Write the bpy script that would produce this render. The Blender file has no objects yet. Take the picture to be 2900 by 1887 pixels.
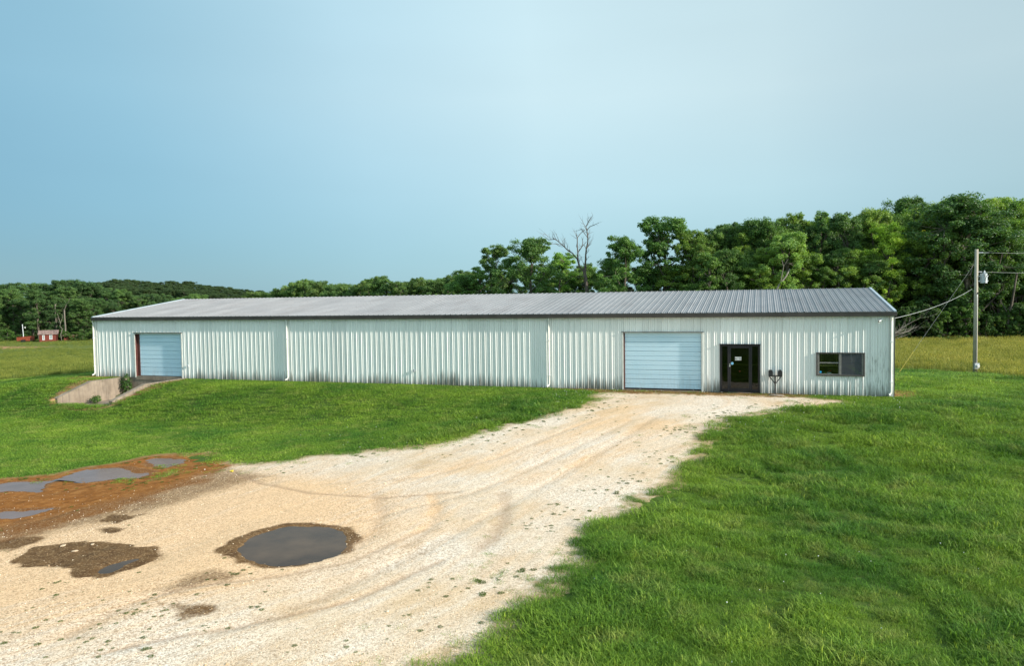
import bpy, bmesh, math, random
import numpy as np
from mathutils import Matrix, Vector

# ------------------------------------------------------------------ camera, sky, sun, exposure
sc = bpy.context.scene
COL = sc.collection
F_PX, YAW, PITCH, ROLL = 2087.8, -0.3258, -0.0437, -0.0136
CAM = np.array([40.192, -35.993, 4.486])
_cy, _sy = math.cos(YAW), math.sin(YAW)
_w = np.array([_sy * math.cos(PITCH), _cy * math.cos(PITCH), math.sin(PITCH)])
_r = np.array([_cy, -_sy, 0.0]); _u = np.cross(_r, _w)
_r, _u = _r * math.cos(ROLL) + _u * math.sin(ROLL), -_r * math.sin(ROLL) + _u * math.cos(ROLL)
cd = bpy.data.cameras.new('camera'); cam = bpy.data.objects.new('camera', cd); COL.objects.link(cam)
cd.sensor_width = 36; cd.lens = F_PX / 2900 * 36; cd.clip_start = 0.1; cd.clip_end = 3000
cam.matrix_world = Matrix(((_r[0], _u[0], -_w[0], CAM[0]), (_r[1], _u[1], -_w[1], CAM[1]), (_r[2], _u[2], -_w[2], CAM[2]), (0, 0, 0, 1)))
sc.camera = cam

SUN = Vector((1.0, -0.12, 0.41)).normalized()
SUN_EL = math.asin(SUN.z); SUN_AZ = math.atan2(SUN.x, SUN.y)
wd = bpy.data.worlds.new('World'); sc.world = wd; wd.use_nodes = True
wn, wl = wd.node_tree.nodes, wd.node_tree.links
wn.clear()
w_out = wn.new('ShaderNodeOutputWorld'); w_bg = wn.new('ShaderNodeBackground')
w_sky = wn.new('ShaderNodeTexSky'); w_sky.sky_type = 'NISHITA'; w_sky.sun_disc = False
w_sky.sun_elevation = SUN_EL; w_sky.sun_rotation = SUN_AZ
w_sky.altitude = 200; w_sky.air_density = 1.0; w_sky.dust_density = 0.6; w_sky.ozone_density = 2.0
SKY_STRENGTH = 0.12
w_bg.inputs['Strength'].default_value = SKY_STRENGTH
# thin high cloud veil: pale, fading to a blue bank low over the horizon
tc = wn.new('ShaderNodeTexCoord'); sep = wn.new('ShaderNodeSeparateXYZ'); wl.new(tc.outputs['Generated'], sep.inputs[0])
mpn = wn.new('ShaderNodeMapping'); mpn.inputs['Scale'].default_value = (0.9, 0.9, 3.5); wl.new(tc.outputs['Generated'], mpn.inputs[0])
cn = wn.new('ShaderNodeTexNoise'); cn.inputs['Scale'].default_value = 1.6; cn.inputs['Detail'].default_value = 5; cn.inputs['Roughness'].default_value = 0.45
wl.new(mpn.outputs[0], cn.inputs['Vector'])
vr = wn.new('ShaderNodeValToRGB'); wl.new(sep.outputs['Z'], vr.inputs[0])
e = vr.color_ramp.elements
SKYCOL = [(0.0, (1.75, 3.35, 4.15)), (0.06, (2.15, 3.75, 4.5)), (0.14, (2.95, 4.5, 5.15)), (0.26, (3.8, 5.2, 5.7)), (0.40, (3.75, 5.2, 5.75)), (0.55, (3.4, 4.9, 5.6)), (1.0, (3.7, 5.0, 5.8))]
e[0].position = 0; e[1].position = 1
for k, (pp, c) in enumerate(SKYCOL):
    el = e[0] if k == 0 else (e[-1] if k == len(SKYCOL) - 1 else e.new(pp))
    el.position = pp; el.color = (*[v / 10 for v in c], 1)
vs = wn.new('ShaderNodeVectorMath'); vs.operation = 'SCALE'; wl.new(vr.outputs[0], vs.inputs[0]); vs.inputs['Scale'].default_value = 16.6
# darker and bluer away from the sun; unseen part behind camera brightened to light the wall
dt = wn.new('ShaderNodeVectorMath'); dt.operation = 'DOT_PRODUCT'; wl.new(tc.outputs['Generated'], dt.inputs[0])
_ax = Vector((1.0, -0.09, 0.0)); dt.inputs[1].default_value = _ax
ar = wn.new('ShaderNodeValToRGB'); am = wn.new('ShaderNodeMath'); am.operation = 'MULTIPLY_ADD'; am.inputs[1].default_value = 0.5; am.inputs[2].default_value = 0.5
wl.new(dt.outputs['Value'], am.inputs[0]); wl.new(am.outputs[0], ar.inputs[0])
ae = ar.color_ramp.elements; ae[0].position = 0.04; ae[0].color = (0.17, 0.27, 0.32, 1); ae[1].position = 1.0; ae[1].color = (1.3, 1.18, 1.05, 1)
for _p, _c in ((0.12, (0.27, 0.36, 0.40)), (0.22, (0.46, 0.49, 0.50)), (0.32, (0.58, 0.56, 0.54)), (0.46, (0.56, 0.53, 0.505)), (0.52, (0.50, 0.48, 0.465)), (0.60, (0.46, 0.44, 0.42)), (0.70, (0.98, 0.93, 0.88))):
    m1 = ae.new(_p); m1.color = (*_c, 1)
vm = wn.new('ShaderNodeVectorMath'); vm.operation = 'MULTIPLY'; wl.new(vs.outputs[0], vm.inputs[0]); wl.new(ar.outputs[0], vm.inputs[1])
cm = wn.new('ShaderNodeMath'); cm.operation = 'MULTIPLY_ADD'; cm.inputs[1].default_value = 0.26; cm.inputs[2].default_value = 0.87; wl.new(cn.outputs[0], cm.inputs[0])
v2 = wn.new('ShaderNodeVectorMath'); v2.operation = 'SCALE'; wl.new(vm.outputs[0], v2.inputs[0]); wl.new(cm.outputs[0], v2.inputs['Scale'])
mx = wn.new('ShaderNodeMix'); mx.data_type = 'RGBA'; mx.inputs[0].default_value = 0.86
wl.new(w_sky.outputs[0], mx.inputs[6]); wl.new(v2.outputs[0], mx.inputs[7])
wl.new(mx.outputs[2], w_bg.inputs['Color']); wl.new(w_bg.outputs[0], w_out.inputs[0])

sl = bpy.data.lights.new('sun', 'SUN'); sun = bpy.data.objects.new('sun', sl); COL.objects.link(sun)
sl.energy = 4.5; sl.angle = math.radians(1.2); sl.color = (1.0, 0.89, 0.76)
sun.rotation_euler = SUN.to_track_quat('Z', 'Y').to_euler()
vw = sc.view_settings; vw.view_transform = 'Standard'; vw.look = 'None'; vw.gamma = 1; vw.exposure = 0.60; vw.use_curve_mapping = False
sc.cycles.max_bounces = 6; sc.cycles.diffuse_bounces = 3; sc.cycles.glossy_bounces = 3; sc.cycles.transmission_bounces = 4; sc.cycles.transparent_max_bounces = 8

R = random.Random(11)
NR = np.random.default_rng(5)

# ------------------------------------------------------------------ noise, rays, terrain
def _h(ix, iy, s):
    n = (ix.astype(np.int64) * 374761393 + iy.astype(np.int64) * 668265263 + s * 974711) & 0xffffffff
    n = ((n ^ (n >> 13)) * 1274126177) & 0xffffffff
    return ((n ^ (n >> 16)) & 0xffff) / 65535.0
def vn(x, y, s=0):
    x = np.asarray(x, float); y = np.asarray(y, float)
    ix, iy = np.floor(x), np.floor(y); fx, fy = x - ix, y - iy
    fx = fx * fx * (3 - 2 * fx); fy = fy * fy * (3 - 2 * fy)
    a, b, c, d = _h(ix, iy, s), _h(ix + 1, iy, s), _h(ix, iy + 1, s), _h(ix + 1, iy + 1, s)
    return (a * (1 - fx) + b * fx) * (1 - fy) + (c * (1 - fx) + d * fx) * fy
def fbm(x, y, f=1.0, o=4, s=0):
    t = 0; a = 0.5; tot = 0
    for k in range(o):
        t = t + a * vn(np.asarray(x) * f + 17.3 * k, np.asarray(y) * f - 9.1 * k, s + k); tot += a; a *= 0.5; f *= 2.03
    return t / tot
def sm(a, b, x):
    t = np.clip((np.asarray(x, float) - a) / (b - a), 0, 1); return t * t * (3 - 2 * t)

L = 45.72
def Hb(x, y):
    x = np.asarray(x, float); y = np.asarray(y, float); u = -y
    k = sm(14, 33, x)
    front = -(1.35 * (1 - k) * sm(1.5, 8.5, u) + k * 0.75 * sm(1.0, 16, u))
    side = -0.95 * sm(0.3, 12, -x) * (1 - sm(0, 8, u))
    back = -1.25 * sm(6, 27, y) * sm(-40, 46, x) - 0.5 * sm(12, 40, y) * (1 - sm(-40, 46, x))
    d = np.hypot(x - 40, y + 36)
    far = -2.4 * sm(60, 190, d) * sm(20, -90, x) - 0.4 * sm(60, 120, d)
    hill = 9.0 * sm(215, 420, d) * sm(70, -120, x) + 2.0 * sm(200, 500, d)
    lump = 0.10 * (fbm(x, y, 0.16, 2, 3) - 0.5) * sm(1.5, 5, np.maximum(u, np.maximum(-x, np.maximum(x - L, y - 16))))
    ruts = 0
    return front + side + back + far + hill + lump

def ray(px, py):
    d = _w * F_PX + _r * (px - 1450) - _u * (py - 943.5); return d / np.linalg.norm(d)
def on_plane(px, py, z):
    d = ray(px, py); return CAM + d * ((z - CAM[2]) / d[2])
def gp(px, py):                      # point of the ground seen at a place of the photograph (2900 px wide)
    z = -1.0
    for _ in range(40):
        P = on_plane(px, py, z); z = 0.5 * z + 0.5 * float(Hb(P[0], P[1]))
    return np.array([P[0], P[1], float(Hb(P[0], P[1]))])
def gpoly(pts): return np.array([gp(*q)[:2] for q in pts])
def at_depth(px, py, D):
    d = ray(px, py); return CAM + d * (D / (d @ _w))

def sdf(poly, x, y):                 # positive inside
    x = np.asarray(x, float); y = np.asarray(y, float)
    dmin = np.full(x.shape, 1e9); ins = np.zeros(x.shape, bool); n = len(poly)
    for i in range(n):
        ax, ay = poly[i]; bx, by = poly[(i + 1) % n]; ex, ey = bx - ax, by - ay
        t = np.clip(((x - ax) * ex + (y - ay) * ey) / (ex * ex + ey * ey + 1e-12), 0, 1)
        dmin = np.minimum(dmin, (x - ax - t * ex) ** 2 + (y - ay - t * ey) ** 2)
        cond = ((ay > y) != (by > y)); ins ^= cond & (x < (bx - ax) * (y - ay) / ((by - ay) if by != ay else 1e-12) + ax)
    return np.where(ins, 1, -1) * np.sqrt(dmin)
def dline(pts, x, y):
    dmin = np.full(np.shape(x), 1e9)
    for (ax, ay), (bx, by) in zip(pts[:-1], pts[1:]):
        ex, ey = bx - ax, by - ay
        t = np.clip(((x - ax) * ex + (y - ay) * ey) / (ex * ex + ey * ey + 1e-12), 0, 1)
        dmin = np.minimum(dmin, (x - ax - t * ex) ** 2 + (y - ay - t * ey) ** 2)
    return np.sqrt(dmin)

def zz(x0, y0, s, pts): return [(x0 + a / s, y0 + b / s) for a, b in pts]
Zl = lambda pts: zz(0, 1240, 3.873, pts)
Zp = lambda pts: zz(480, 1420, 3.967, pts)
Zb = lambda pts: zz(0, 1260, 2.164, pts)
upper = [(-420, 1395), (-200, 1372), (0, 1362), (77, 1359), (181, 1351), (232, 1335), (271, 1329), (374, 1313), (426, 1299), (490, 1295), (555, 1294), (600, 1312), (693, 1325), (785, 1318), (878, 1303), (970, 1293), (1100, 1281), (1201, 1271), (1303, 1252), (1405, 1226), (1506, 1200), (1608, 1172), (1684, 1152), (1740, 1130), (1700, 1120)]
right = [(1740, 1116), (1900, 1118), (2100, 1123), (2259, 1128), (2352, 1139), (2282, 1152), (2205, 1158), (2042, 1176), (1951, 1227), (1933, 1288), (1862, 1364), (1755, 1400), (1700, 1450), (1623, 1506), (1608, 1557), (1486, 1644), (1430, 1684), (1385, 1755), (1344, 1801), (1217, 1862), (1170, 1905)]
DRIVE = np.vstack([gpoly(upper + right), [[36.4, -30], [38.5, -37], [36, -60], [10, -60], [-20, -48], [-30, -30]]])
ISLES = [gpoly(Zl([(1560, 480), (1700, 420), (1800, 360), (1980, 345), (2010, 390), (1800, 440), (1700, 480)])),
         gpoly(Zl([(1980, 310), (2000, 280), (2060, 285), (2065, 315)])), gpoly(zz(2000, 880, 4.25, [(740, 1130), (800, 1100), (1000, 1085), (1140, 1090), (1060, 1115), (860, 1120)]))]
def drive_d(x, y, rough=True):
    d = sdf(DRIVE, x, y)
    for i in ISLES: d = np.minimum(d, -sdf(i, x, y) + 0.0)
    if rough: d = d + 0.5 * (fbm(x, y, 0.9, 4, 21) - 0.5) + 0.5 * (fbm(x, y, 4.2, 3, 22) - 0.5)
    return d
PUD_MAIN = gpoly(Zp([(800, 560), (850, 480), (1000, 400), (1250, 320), (1450, 300), (1800, 300), (1930, 340), (1980, 460), (1900, 580), (1700, 660), (1300, 720), (1050, 690), (900, 640)]))
RIM_MAIN = gpoly(Zp([(590, 560), (700, 460), (1000, 330), (1300, 270), (1600, 250), (1850, 270), (2000, 310), (2110, 370), (2140, 460), (2050, 530), (1850, 610), (1650, 690), (1400, 735), (1000, 740), (740, 710), (720, 660), (620, 620)]))
PUD_A = gpoly(Zl([(740, 460), (1000, 375), (1300, 338), (1550, 345), (1680, 370), (1540, 430), (1250, 462), (1000, 482), (900, 462)]))
PUD_B = gpoly(Zl([(-400, 560), (0, 520), (150, 500), (300, 490), (480, 468), (720, 440), (560, 500), (440, 580), (280, 585), (120, 590), (0, 605), (-400, 660)]))
PUD_C = gpoly(Zl([(-500, 850), (0, 822), (150, 795), (400, 790), (620, 757), (430, 820), (200, 860), (0, 880), (-500, 940)]))
PUD_D = gpoly(Zl([(1130, 1470), (1200, 1410), (1300, 1370), (1420, 1350), (1360, 1410), (1260, 1460)]))
PUD_A2 = gpoly(Zl([(1580, 290), (1700, 250), (1900, 228), (1990, 250), (1960, 300), (1800, 325), (1640, 325)]))
MUD = gpoly([(-420, 1375), (0, 1342), (230, 1316), (430, 1284), (600, 1280), (600, 1325), (520, 1352), (480, 1375), (400, 1405), (330, 1432), (230, 1462), (120, 1492), (0, 1520), (-420, 1590)])
WETS = [(PUD_MAIN, 1.0, .15), (RIM_MAIN, 0.80, .16),
        (gpoly(Zl([(140, 1350), (200, 1300), (400, 1210), (900, 1160), (1300, 1190), (1700, 1220), (1720, 1270), (1680, 1360), (1500, 1430), (1200, 1510), (840, 1549), (760, 1440), (640, 1410), (300, 1420)])), 1.0, .14),
        (gpoly(Zl([(1650, 1230), (1900, 1260), (1850, 1340), (1600, 1430)])), 0.4, .3),
        (gpoly(Zl([(-300, 1150), (0, 1140), (150, 1100), (430, 1100), (380, 1160), (200, 1225), (0, 1250), (-300, 1270)])), 0.85, .3),
        (gpoly(Zl([(1150, 900), (1220, 860), (1350, 855), (1420, 895), (1300, 938), (1200, 925)])), 0.9, .2),
        (gpoly(Zl([(1080, 1020), (1180, 1000), (1340, 1010), (1280, 1042), (1130, 1046)])), 0.8, .2),
        (gpoly(Zl([(1460, 860), (1560, 836), (1600, 850), (1500, 866)])), 0.7, .2),
        (gpoly(Zl([(1480, 750), (1600, 732), (1700, 742), (1600, 760)])), 0.6, .25),
        (gpoly(Zp([(-200, 1010), (0, 940), (200, 855), (400, 795), (700, 790), (850, 820), (650, 890), (350, 950), (0, 1040)])), 0.5, .5),
        (gpoly(Zp([(-60, 1160), (100, 1150), (300, 1165), (450, 1180), (510, 1240), (350, 1285), (130, 1330), (-40, 1330), (60, 1230)])), 0.6, .2),
        (gpoly([(-400, 1540), (0, 1490), (200, 1445), (430, 1395), (560, 1345), (640, 1325), (760, 1350), (600, 1400), (430, 1450), (230, 1495), (0, 1545), (-400, 1640)]), .50, 1.0),
        (gpoly(Zb([(430, 1205), (520, 1170), (620, 1130), (600, 1160), (500, 1205)])), 0.35, .3),
        (gpoly(zz(1100, 1100, 1.968, [(20, 850), (150, 830), (260, 870), (240, 930), (120, 960), (30, 930)])), 0.25, .6)]
TRACKS = [(gpoly(zz(1100, 1100, 1.968, [(640, 590), (655, 650), (640, 740), (600, 820), (520, 890)])), .22, .30),
          (gpoly([(650, 1336), (739, 1371), (878, 1399), (1100, 1412), (1300, 1395)]), .10, .38),
          (gpoly([(393, 1702), (554, 1662), (809, 1630), (1000, 1590), (1200, 1500)]), .10, .30),
          (gpoly([(300, 1850), (462, 1814), (693, 1773), (1000, 1705), (1250, 1590)]), .09, .35),
          (gpoly([(1060, 1400), (1085, 1450), (1060, 1510), (980, 1560)]), .22, .22),
          (gpoly([(200, 1800), (320, 1740), (393, 1702)]), .2, .2),
          (gpoly([(1230, 1405), (1240, 1450), (1215, 1500), (1150, 1545)]), .18, .15), (gpoly([(1700, 1185), (1560, 1235), (1400, 1300), (1200, 1352), (900, 1372)]), .16, .13),
          (gpoly([(1790, 1190), (1660, 1255), (1500, 1330), (1330, 1400), (1000, 1480), (700, 1560)]), .16, .14), (gpoly([(1860, 1180), (1760, 1245), (1620, 1330), (1440, 1430), (1200, 1560), (900, 1700), (600, 1800)]), .18, .13)]
RUSTY = [(gpoly(zz(1100, 1100, 1.968, [(230, 600), (265, 660), (240, 730), (150, 800)])), .22), (gpoly([(393, 1712), (554, 1675), (809, 1640)]), .2),
         (gpoly([(1800, 1160), (1600, 1240), (1300, 1330), (1000, 1390)]), .9), (gpoly([(1880, 1200), (1700, 1290), (1500, 1360)]), .8)]

PIT_X0, PIT_X1, PIT_XC0, PIT_XC1 = 2.60, 6.90, 2.45, 7.03
def H(x, y):                         # ground sheet, with the dock pit cut in
    x = np.asarray(x, float); y = np.asarray(y, float)
    h = Hb(x, y)
    inside = (x > PIT_XC0) & (x < PIT_XC1) & (y < 0.2) & (y > -7.5)
    fl = -1.26
    t = sm(-4.4, -5.9, y)
    return np.where(inside, fl * (1 - t) + h * t, h)

# ------------------------------------------------------------------ object helpers
def new_mesh(name, verts, faces, mats=None, smooth=False, fm=None):
    me = bpy.data.meshes.new(name); me.from_pydata([tuple(map(float, v)) for v in verts] if not isinstance(verts, list) else verts, [], faces)
    for m in (mats or []): me.materials.append(m)
    if fm is not None: me.polygons.foreach_set('material_index', fm)
    if smooth: me.polygons.foreach_set('use_smooth', [True] * len(me.polygons))
    me.update(); return me
def link(name, data, parent=None, loc=None, label=None, cat=None, group=None, kind=None):
    o = bpy.data.objects.new(name, data); COL.objects.link(o)
    if parent is not None: o.parent = parent
    if loc is not None: o.location = loc
    tag(o, label, cat, group, kind); return o
def tag(o, label=None, cat=None, group=None, kind=None):
    if label: o['label'] = label
    if cat: o['category'] = cat
    if group: o['group'] = group
    if kind: o['kind'] = kind
def empty(name, loc, label, cat, group=None):
    return link(name, None, None, loc, label, cat, group)
class MB:
    def __init__(s): s.v = []; s.f = []; s.m = []
    def box(s, x0, x1, y0, y1, z0, z1, mi=0):
        n = len(s.v); s.v += [(x, y, z) for z in (z0, z1) for y in (y0, y1) for x in (x0, x1)]
        for q in ((0, 2, 3, 1), (4, 5, 7, 6), (0, 1, 5, 4), (2, 6, 7, 3), (0, 4, 6, 2), (1, 3, 7, 5)):
            s.f.append(tuple(n + i for i in q)); s.m.append(mi)
    def quad(s, a, b, c, d, mi=0):
        n = len(s.v); s.v += [tuple(a), tuple(b), tuple(c), tuple(d)]; s.f.append((n, n + 1, n + 2, n + 3)); s.m.append(mi)
    def tube(s, pts, rad, k=6, mi=0, cap=True):
        pts = [Vector(p) for p in pts]; n0 = len(s.v)
        if not hasattr(rad, '__len__'): rad = [rad] * len(pts)
        t0 = (pts[1] - pts[0]).normalized(); ref = Vector((0, 0, 1)) if abs(t0.z) < .9 else Vector((1, 0, 0))
        a = t0.cross(ref).normalized()
        for i, p in enumerate(pts):
            t = ((pts[min(i + 1, len(pts) - 1)] - pts[max(i - 1, 0)])).normalized()
            a = (a - t * a.dot(t)).normalized(); b = t.cross(a)
            for j in range(k):
                th = 2 * math.pi * j / k; q = p + (a * math.cos(th) + b * math.sin(th)) * rad[i]; s.v.append((q.x, q.y, q.z))
        for i in range(len(pts) - 1):
            for j in range(k):
                s.f.append((n0 + i * k + j, n0 + i * k + (j + 1) % k, n0 + (i + 1) * k + (j + 1) % k, n0 + (i + 1) * k + j)); s.m.append(mi)
        if cap:
            s.f.append(tuple(n0 + j for j in reversed(range(k)))); s.m.append(mi)
            s.f.append(tuple(n0 + (len(pts) - 1) * k + j for j in range(k))); s.m.append(mi)
    def poly(s, pts, mi=0):
        n = len(s.v); s.v += [tuple(p) for p in pts]; s.f.append(tuple(range(n, n + len(pts)))); s.m.append(mi)
    def mesh(s, name, mats, smooth=False):
        if not isinstance(mats, (list, tuple)): mats = [mats]
        return new_mesh(name, s.v, s.f, mats, smooth, s.m)
    def obj(s, name, mats, parent=None, smooth=False, loc=None, bevel=0, **k):
        o = link(name, s.mesh(name, mats, smooth), parent, loc, **k)
        if bevel:
            b = o.modifiers.new('bevel', 'BEVEL'); b.width = bevel; b.segments = 2; b.limit_method = 'ANGLE'
        return o

# ------------------------------------------------------------------ materials
def mat(name):
    m = bpy.data.materials.new(name); m.use_nodes = True; nt = m.node_tree
    b = nt.nodes['Principled BSDF']; return m, nt, b
def N(nt, t, **k):
    n = nt.nodes.new('ShaderNode' + t)
    for a, v in k.items():
        if a.startswith('i_'): n.inputs[a[2:].replace('_', ' ')].default_value = v
        else: setattr(n, a, v)
    return n
def ramp(nt, src, stops, interp='LINEAR'):
    r = N(nt, 'ValToRGB'); r.color_ramp.interpolation = interp; el = r.color_ramp.elements
    for k, (p, c) in enumerate(stops):
        q = el[k] if k < 2 else el.new(p)
        q.position = p; q.color = (*c, 1) if hasattr(c, '__len__') else (c, c, c, 1)
    if src is not None: nt.links.new(src, r.inputs[0])
    return r.outputs[0]
def mix(nt, fac, a, b, mode='MIX'):
    m = N(nt, 'Mix', data_type='RGBA', blend_type=mode)
    for s, v in ((0, fac), (6, a), (7, b)):
        if hasattr(v, 'is_output'): nt.links.new(v, m.inputs[s])
        elif s == 0: m.inputs[0].default_value = v
        else: m.inputs[s].default_value = (*v, 1)
    return m.outputs[2]
def mth(nt, op, a, b=0.0, c=0.0):
    m = N(nt, 'Math', operation=op)
    for s, v in enumerate((a, b, c)):
        if hasattr(v, 'is_output'): nt.links.new(v, m.inputs[s])
        else: m.inputs[s].default_value = v
    return m.outputs[0]
def noise(nt, scale, detail=4, rough=.5, vec=None, dist=0.0):
    n = N(nt, 'TexNoise'); n.inputs['Scale'].default_value = scale; n.inputs['Detail'].default_value = detail
    n.inputs['Roughness'].default_value = rough; n.inputs['Distortion'].default_value = dist
    if vec is not None: nt.links.new(vec, n.inputs['Vector'])
    return n.outputs[0]
def pos(nt, scale=(1, 1, 1)):
    g = N(nt, 'NewGeometry'); m = N(nt, 'Mapping'); m.inputs['Scale'].default_value = scale
    nt.links.new(g.outputs['Position'], m.inputs[0]); return m.outputs[0]
def attr(nt, name, typ='GEOMETRY'):
    a = N(nt, 'Attribute', attribute_name=name, attribute_type=typ); return a
def bump(nt, b, h, strength=.3, dist=.01):
    n = N(nt, 'Bump'); n.inputs['Strength'].default_value = strength; n.inputs['Distance'].default_value = dist
    nt.links.new(h, n.inputs['Height']); nt.links.new(n.outputs[0], b.inputs['Normal'])
def simple(name, col, rough=.6, metal=0, var=.15, nscale=3.0, spec=.5):
    m, nt, b = mat(name); n = noise(nt, nscale, 5, .6, pos(nt))
    lo = tuple(c * (1 - var) for c in col); hi = tuple(min(1, c * (1 + var)) for c in col)
    nt.links.new(ramp(nt, n, [(.3, lo), (.7, hi)]), b.inputs['Base Color'])
    b.inputs['Roughness'].default_value = rough; b.inputs['Metallic'].default_value = metal
    b.inputs['Specular IOR Level'].default_value = spec
    return m

def make_wall_mat():
    m, nt, b = mat('painted_wall_metal')
    n1 = noise(nt, .6, 5, .6, pos(nt)); base = ramp(nt, n1, [(.3, (.77, .79, .765)), (.7, (.83, .845, .825))])
    # per panel shade
    oi = N(nt, 'ObjectInfo'); rv = ramp(nt, oi.outputs['Random'], [(0, .92), (1, 1.03)])
    base = mix(nt, 1.0, base, rv, 'MULTIPLY')
    g = N(nt, 'NewGeometry'); sp = N(nt, 'SeparateXYZ'); nt.links.new(g.outputs['Position'], sp.inputs[0]); z = sp.outputs['Z']
    st = noise(nt, 1.0, 6, .65, pos(nt, (14, 14, .7))); big = noise(nt, .35, 3, .6, pos(nt, (1, 1, .2)))
    zh = mth(nt, 'MULTIPLY', z, -1.25); zh = mth(nt, 'ADD', zh, 0.92)              # 1 near the ground
    a = mth(nt, 'ADD', zh, mth(nt, 'MULTIPLY', mth(nt, 'SUBTRACT', st, .5), 2.6)); a = mth(nt, 'ADD', a, mth(nt, 'MULTIPLY', mth(nt, 'SUBTRACT', big, .5), 2.2))
    dirt = ramp(nt, a, [(.22, 0), (.95, .92)])
    base = mix(nt, dirt, base, (.12, .12, .095))
    # mildew below and right of the office window
    x = sp.outputs['X']
    wx = mth(nt, 'MULTIPLY', ramp(nt, mth(nt, 'MULTIPLY', x, .02), [(.855, 0), (.872, 1)]), ramp(nt, mth(nt, 'MULTIPLY', z, .25), [(.42, 1), (.58, 0)]))
    st2 = noise(nt, 1.0, 6, .7, pos(nt, (22, 22, 1.6)))
    base = mix(nt, mth(nt, 'MULTIPLY', wx, ramp(nt, st2, [(.50, 0), (.68, .8)])), base, (.13, .135, .11))
    # faint long streaks from the gutter
    st3 = noise(nt, 1.0, 5, .6, pos(nt, (9, 9, .12))); base = mix(nt, ramp(nt, st3, [(.52, 0), (.78, .40)]), base, (.42, .45, .44))
    # fine chalky speckle
    st4 = noise(nt, 60, 3, .7, pos(nt)); base = mix(nt, .25, base, mix(nt, 1.0, base, ramp(nt, st4, [(.35, .75), (.65, 1.15)]), 'MULTIPLY'))
    nt.links.new(base, b.inputs['Base Color']); b.inputs['Roughness'].default_value = .42
    bump(nt, b, noise(nt, 1.6, 3, .5, pos(nt, (1, 1, .5))), .25, .02)
    return m
def make_roof_mat():
    m, nt, b = mat('galvanised_roof_metal')
    n = noise(nt, .5, 6, .65, pos(nt)); s = noise(nt, 1, 5, .6, pos(nt, (1.2, .35, 1)))
    c = ramp(nt, n, [(.3, (.19, .197, .212)), (.7, (.24, .243, .256))])
    c = mix(nt, ramp(nt, s, [(.5, 0), (.75, .6)]), c, (.155, .145, .15))
    oi = N(nt, 'ObjectInfo'); c = mix(nt, 1, c, ramp(nt, oi.outputs['Random'], [(0, .9), (1, 1.06)]), 'MULTIPLY')
    # screw rows (position along the slope)
    g = N(nt, 'NewGeometry'); sp = N(nt, 'SeparateXYZ'); nt.links.new(g.outputs['Position'], sp.inputs[0])
    yy = mth(nt, 'FRACT', mth(nt, 'MULTIPLY', sp.outputs['Y'], 1 / 1.31)); xx = mth(nt, 'FRACT', mth(nt, 'MULTIPLY', sp.outputs['X'], 1 / .1524))
    d = mth(nt, 'MULTIPLY', mth(nt, 'LESS_THAN', yy, .03), mth(nt, 'LESS_THAN', xx, .28))
    c = mix(nt, mth(nt, 'MULTIPLY', d, .7), c, (.12, .12, .13))
    nt.links.new(c, b.inputs['Base Color']); b.inputs['Metallic'].default_value = .0; b.inputs['Specular IOR Level'].default_value = .5
    b.inputs['Roughness'].default_value = .5
    return m
M_WALL = make_wall_mat(); M_ROOF = make_roof_mat()
M_TRIM = simple('white_trim', (.66, .67, .63), .45, 0, .12, 2)
M_RAKE = simple('pale_blue_rake_metal', (.42, .50, .56), .4, .2, .15, 2)
M_GUT = simple('dark_bronze_gutter', (.055, .047, .042), .45, .2, .3, 2)
M_GLIP = simple('gutter_lip_metal', (.16, .17, .17), .4, .3, .3, 2)
M_REDJ = simple('primer_red_steel', (.075, .024, .020), .6, 0, .3, 4)
M_BRNZ = simple('dark_bronze_aluminium', (.028, .026, .030), .35, .4, .3, 6)
M_WBRZ = simple('brown_window_frame', (.085, .075, .07), .5, .1, .3, 12)
M_WBRL = simple('taupe_sash', (.20, .19, .175), .5, .1, .25, 12)
M_BLK = simple('black_metal', (.018, .018, .020), .45, 0, .3, 8)
M_BLKP = simple('black_plastic', (.02, .022, .026), .35, 0, .2, 8)
M_WHT = simple('white_plastic', (.75, .76, .76), .4, 0, .05, 8)
M_GREYM = simple('galvanised_grey', (.42, .46, .50), .45, .3, .15, 6)
M_SILV = simple('polished_steel', (.6, .6, .6), .3, .9, .1, 8)
M_WOODP = None
def make_door_mat():
    m, nt, b = mat('white_garage_door_sky_tint')
    n = noise(nt, .8, 5, .6, pos(nt)); c = ramp(nt, n, [(.3, (.50, .70, .82)), (.7, (.57, .75, .86))])  # white door; blue cast of the sky light put into its colour
    g = N(nt, 'NewGeometry'); sp = N(nt, 'SeparateXYZ'); nt.links.new(g.outputs['Position'], sp.inputs[0])
    s = noise(nt, 1, 6, .7, pos(nt, (10, 10, 1.2)))
    lo = mth(nt, 'MULTIPLY', ramp(nt, mth(nt, 'MULTIPLY', sp.outputs['Z'], .5), [(0, 1), (.6, 0)]), ramp(nt, s, [(.45, 0), (.8, .5)]))
    c = mix(nt, lo, c, (.3, .3, .28))
    nt.links.new(c, b.inputs['Base Color']); b.inputs['Roughness'].default_value = .38
    bump(nt, b, noise(nt, 1.2, 2, .5, pos(nt, (.8, .8, 2))), .3, .02); return m
M_DOOR = make_door_mat()
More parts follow.
